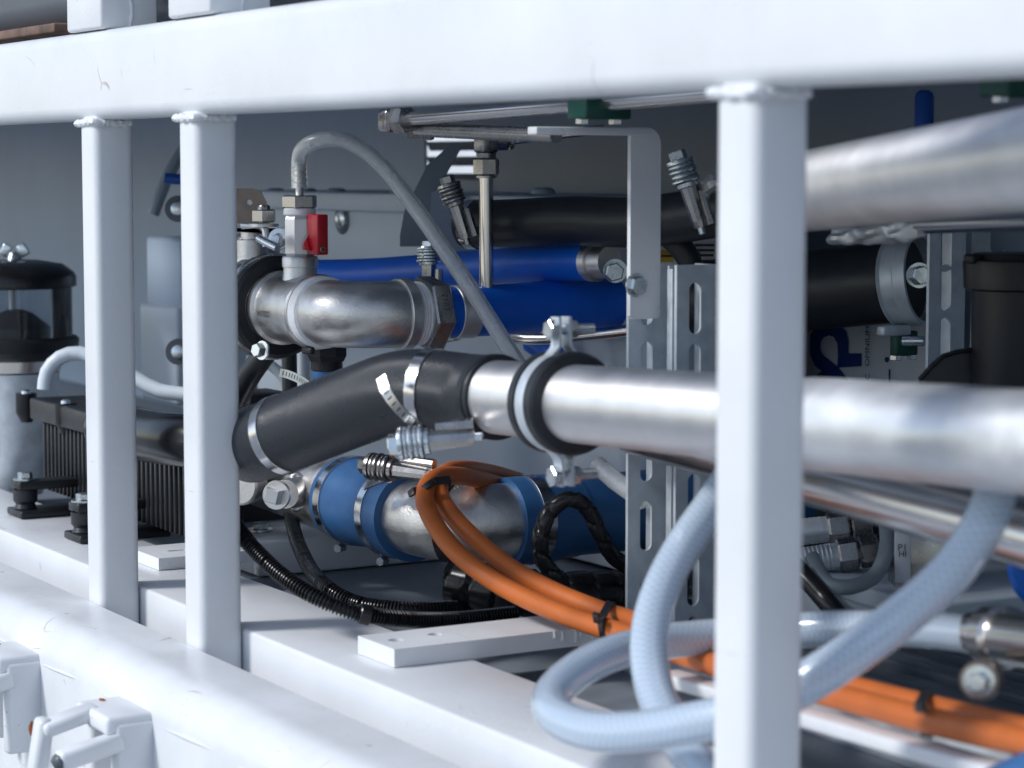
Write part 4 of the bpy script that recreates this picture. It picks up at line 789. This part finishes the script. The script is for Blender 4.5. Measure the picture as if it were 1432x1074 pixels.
tag(box('back_box', P(1180, 780, 2.5), (.28, .1, .20), 'black_plastic', None, .004, ax=(RT, FW, UP)), 'black recess box behind the hydraulic fittings', 'housing')
bw = thing('blue_drum', 'bright blue round cover at the right edge', 'cover', P(1470, 860, 1.8)); lathe('cover', P(1476, 790, 1.8), -FW+RT*-.2, [(0, .036), (.01, .036), (.014, .032), (.016, .01)], 'blue_plastic', bw, 40)
tag(tube('blue_hose', [P(1360, 1132, 1.40), P(1440, 1096, 1.36), P(1520, 1062, 1.32)], .018, 'blue_silicone', None, 24), 'dark blue hose cutting the lower right corner', 'hose')
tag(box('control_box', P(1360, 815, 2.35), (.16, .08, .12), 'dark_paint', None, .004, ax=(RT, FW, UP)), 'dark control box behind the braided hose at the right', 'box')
# ================================================================== BRAIDED HOSE
BR = .0132
b1 = [(1398, 640, 1.44), (1392, 690, 1.432), (1372, 740, 1.422), (1330, 800, 1.42), (1270, 855, 1.425), (1200, 908, 1.43), (1130, 953, 1.435), (1060, 990, 1.45), (985, 1008, 1.47), (900, 1022, 1.50), (830, 1022, 1.53), (782, 1004, 1.57), (770, 978, 1.61), (796, 946, 1.65), (850, 916, 1.69), (920, 899, 1.73), (1000, 890, 1.75), (1080, 884, 1.75), (1180, 878, 1.72), (1290, 880, 1.66), (1372, 888, 1.60)]
tag(tube('braided_hose', [P(*q) for q in b1], BR, 'braided_hose', None, 32, .006, inner=.72), 'clear braided hose looping low in front and ending at the right steel fitting', 'hose')
b2 = [(1040, 640, 1.72), (1000, 700, 1.70), (955, 765, 1.67), (922, 830, 1.645), (908, 890, 1.625), (912, 950, 1.60), (932, 1005, 1.57), (962, 1052, 1.54), (1000, 1100, 1.50)]
tag(tube('braided_hose', [P(*q) for q in b2], BR, 'braided_hose', None, 32, .006, inner=.72), 'clear braided hose dropping steeply through the loop of the other one', 'hose')
hf = thing('hose_fitting', 'shiny steel hose end fitting at the right edge', 'hose fitting', P(1400, 920, 1.58)); h0, h1 = P(1362, 886, 1.612), P(1452, 898, 1.52); hd_ = (h1-h0).normalized()
lathe('ferrule', h0, hd_, [(0, .0138), (.001, .0148), (.010, .0146), (.011, .0156), (.018, .0156), (.019, .0146), (.026, .0146)], 'polished_steel', hf, 36); lathe('shoulder', h0+hd_*.026, hd_, [(0, .0146), (.004, .021), (.022, .021), (.024, .018), (.25, .018)], 'polished_steel', hf, 36)
tb_ = thing('drain_plug', 'brown and zinc round plug with a bolt head at the lower right', 'plug', P(1372, 960, 1.52)); o = P(1374, 950, 1.53); dv = (P(1352, 964, 1.47)-o).normalized()
lathe('body', o-dv*.012, dv, [(0, .0125), (.022, .0135), (.024, .0125)], 'brown_steel', tb_, 32); lathe('washer', o+dv*.0122, dv, [(0, .0105), (.003, .0105)], 'zinc', tb_, 28); hexn('bolt_head', o+dv*.0155, dv, .0065, .008, 'zinc', tb_)
# angle rail under the orange cable and ribbed tray beyond
ra, rb_ = P(1120, 988, 1.60), P(1440, 1078, 1.36); rd = (rb_-ra).normalized()
rn = rd.cross(Z).normalized()
tag(box('angle_rail', (ra+rb_)/2+Z*-.006, ((rb_-ra).length+.4, .022, .010), 'white_paint', None, .002, ax=(rd, rn, rd.cross(rn)*-1)), 'pale angle rail running below the orange cables at the lower right', 'steel bar')
dr = thing('drip_tray', 'dark ribbed drip tray behind the orange cables at the lower right', 'tray', PA(1300, 950, 2, -.47))
for i in range(7):
    c = PA(1300, 905+i*16, 2, -.468); bx('rib', (c.x-.5, c.y, -.4755), (c.x+.5, c.y+.018, -.463+.004*(i % 2)), 'dark_paint', dr, .002)
tag(box('dark_cover', P(362, 560, 2.72), (.06, .05, .022), 'black_plastic', None, .003), 'flat black cover edge right of the second post below the tee', 'cover')
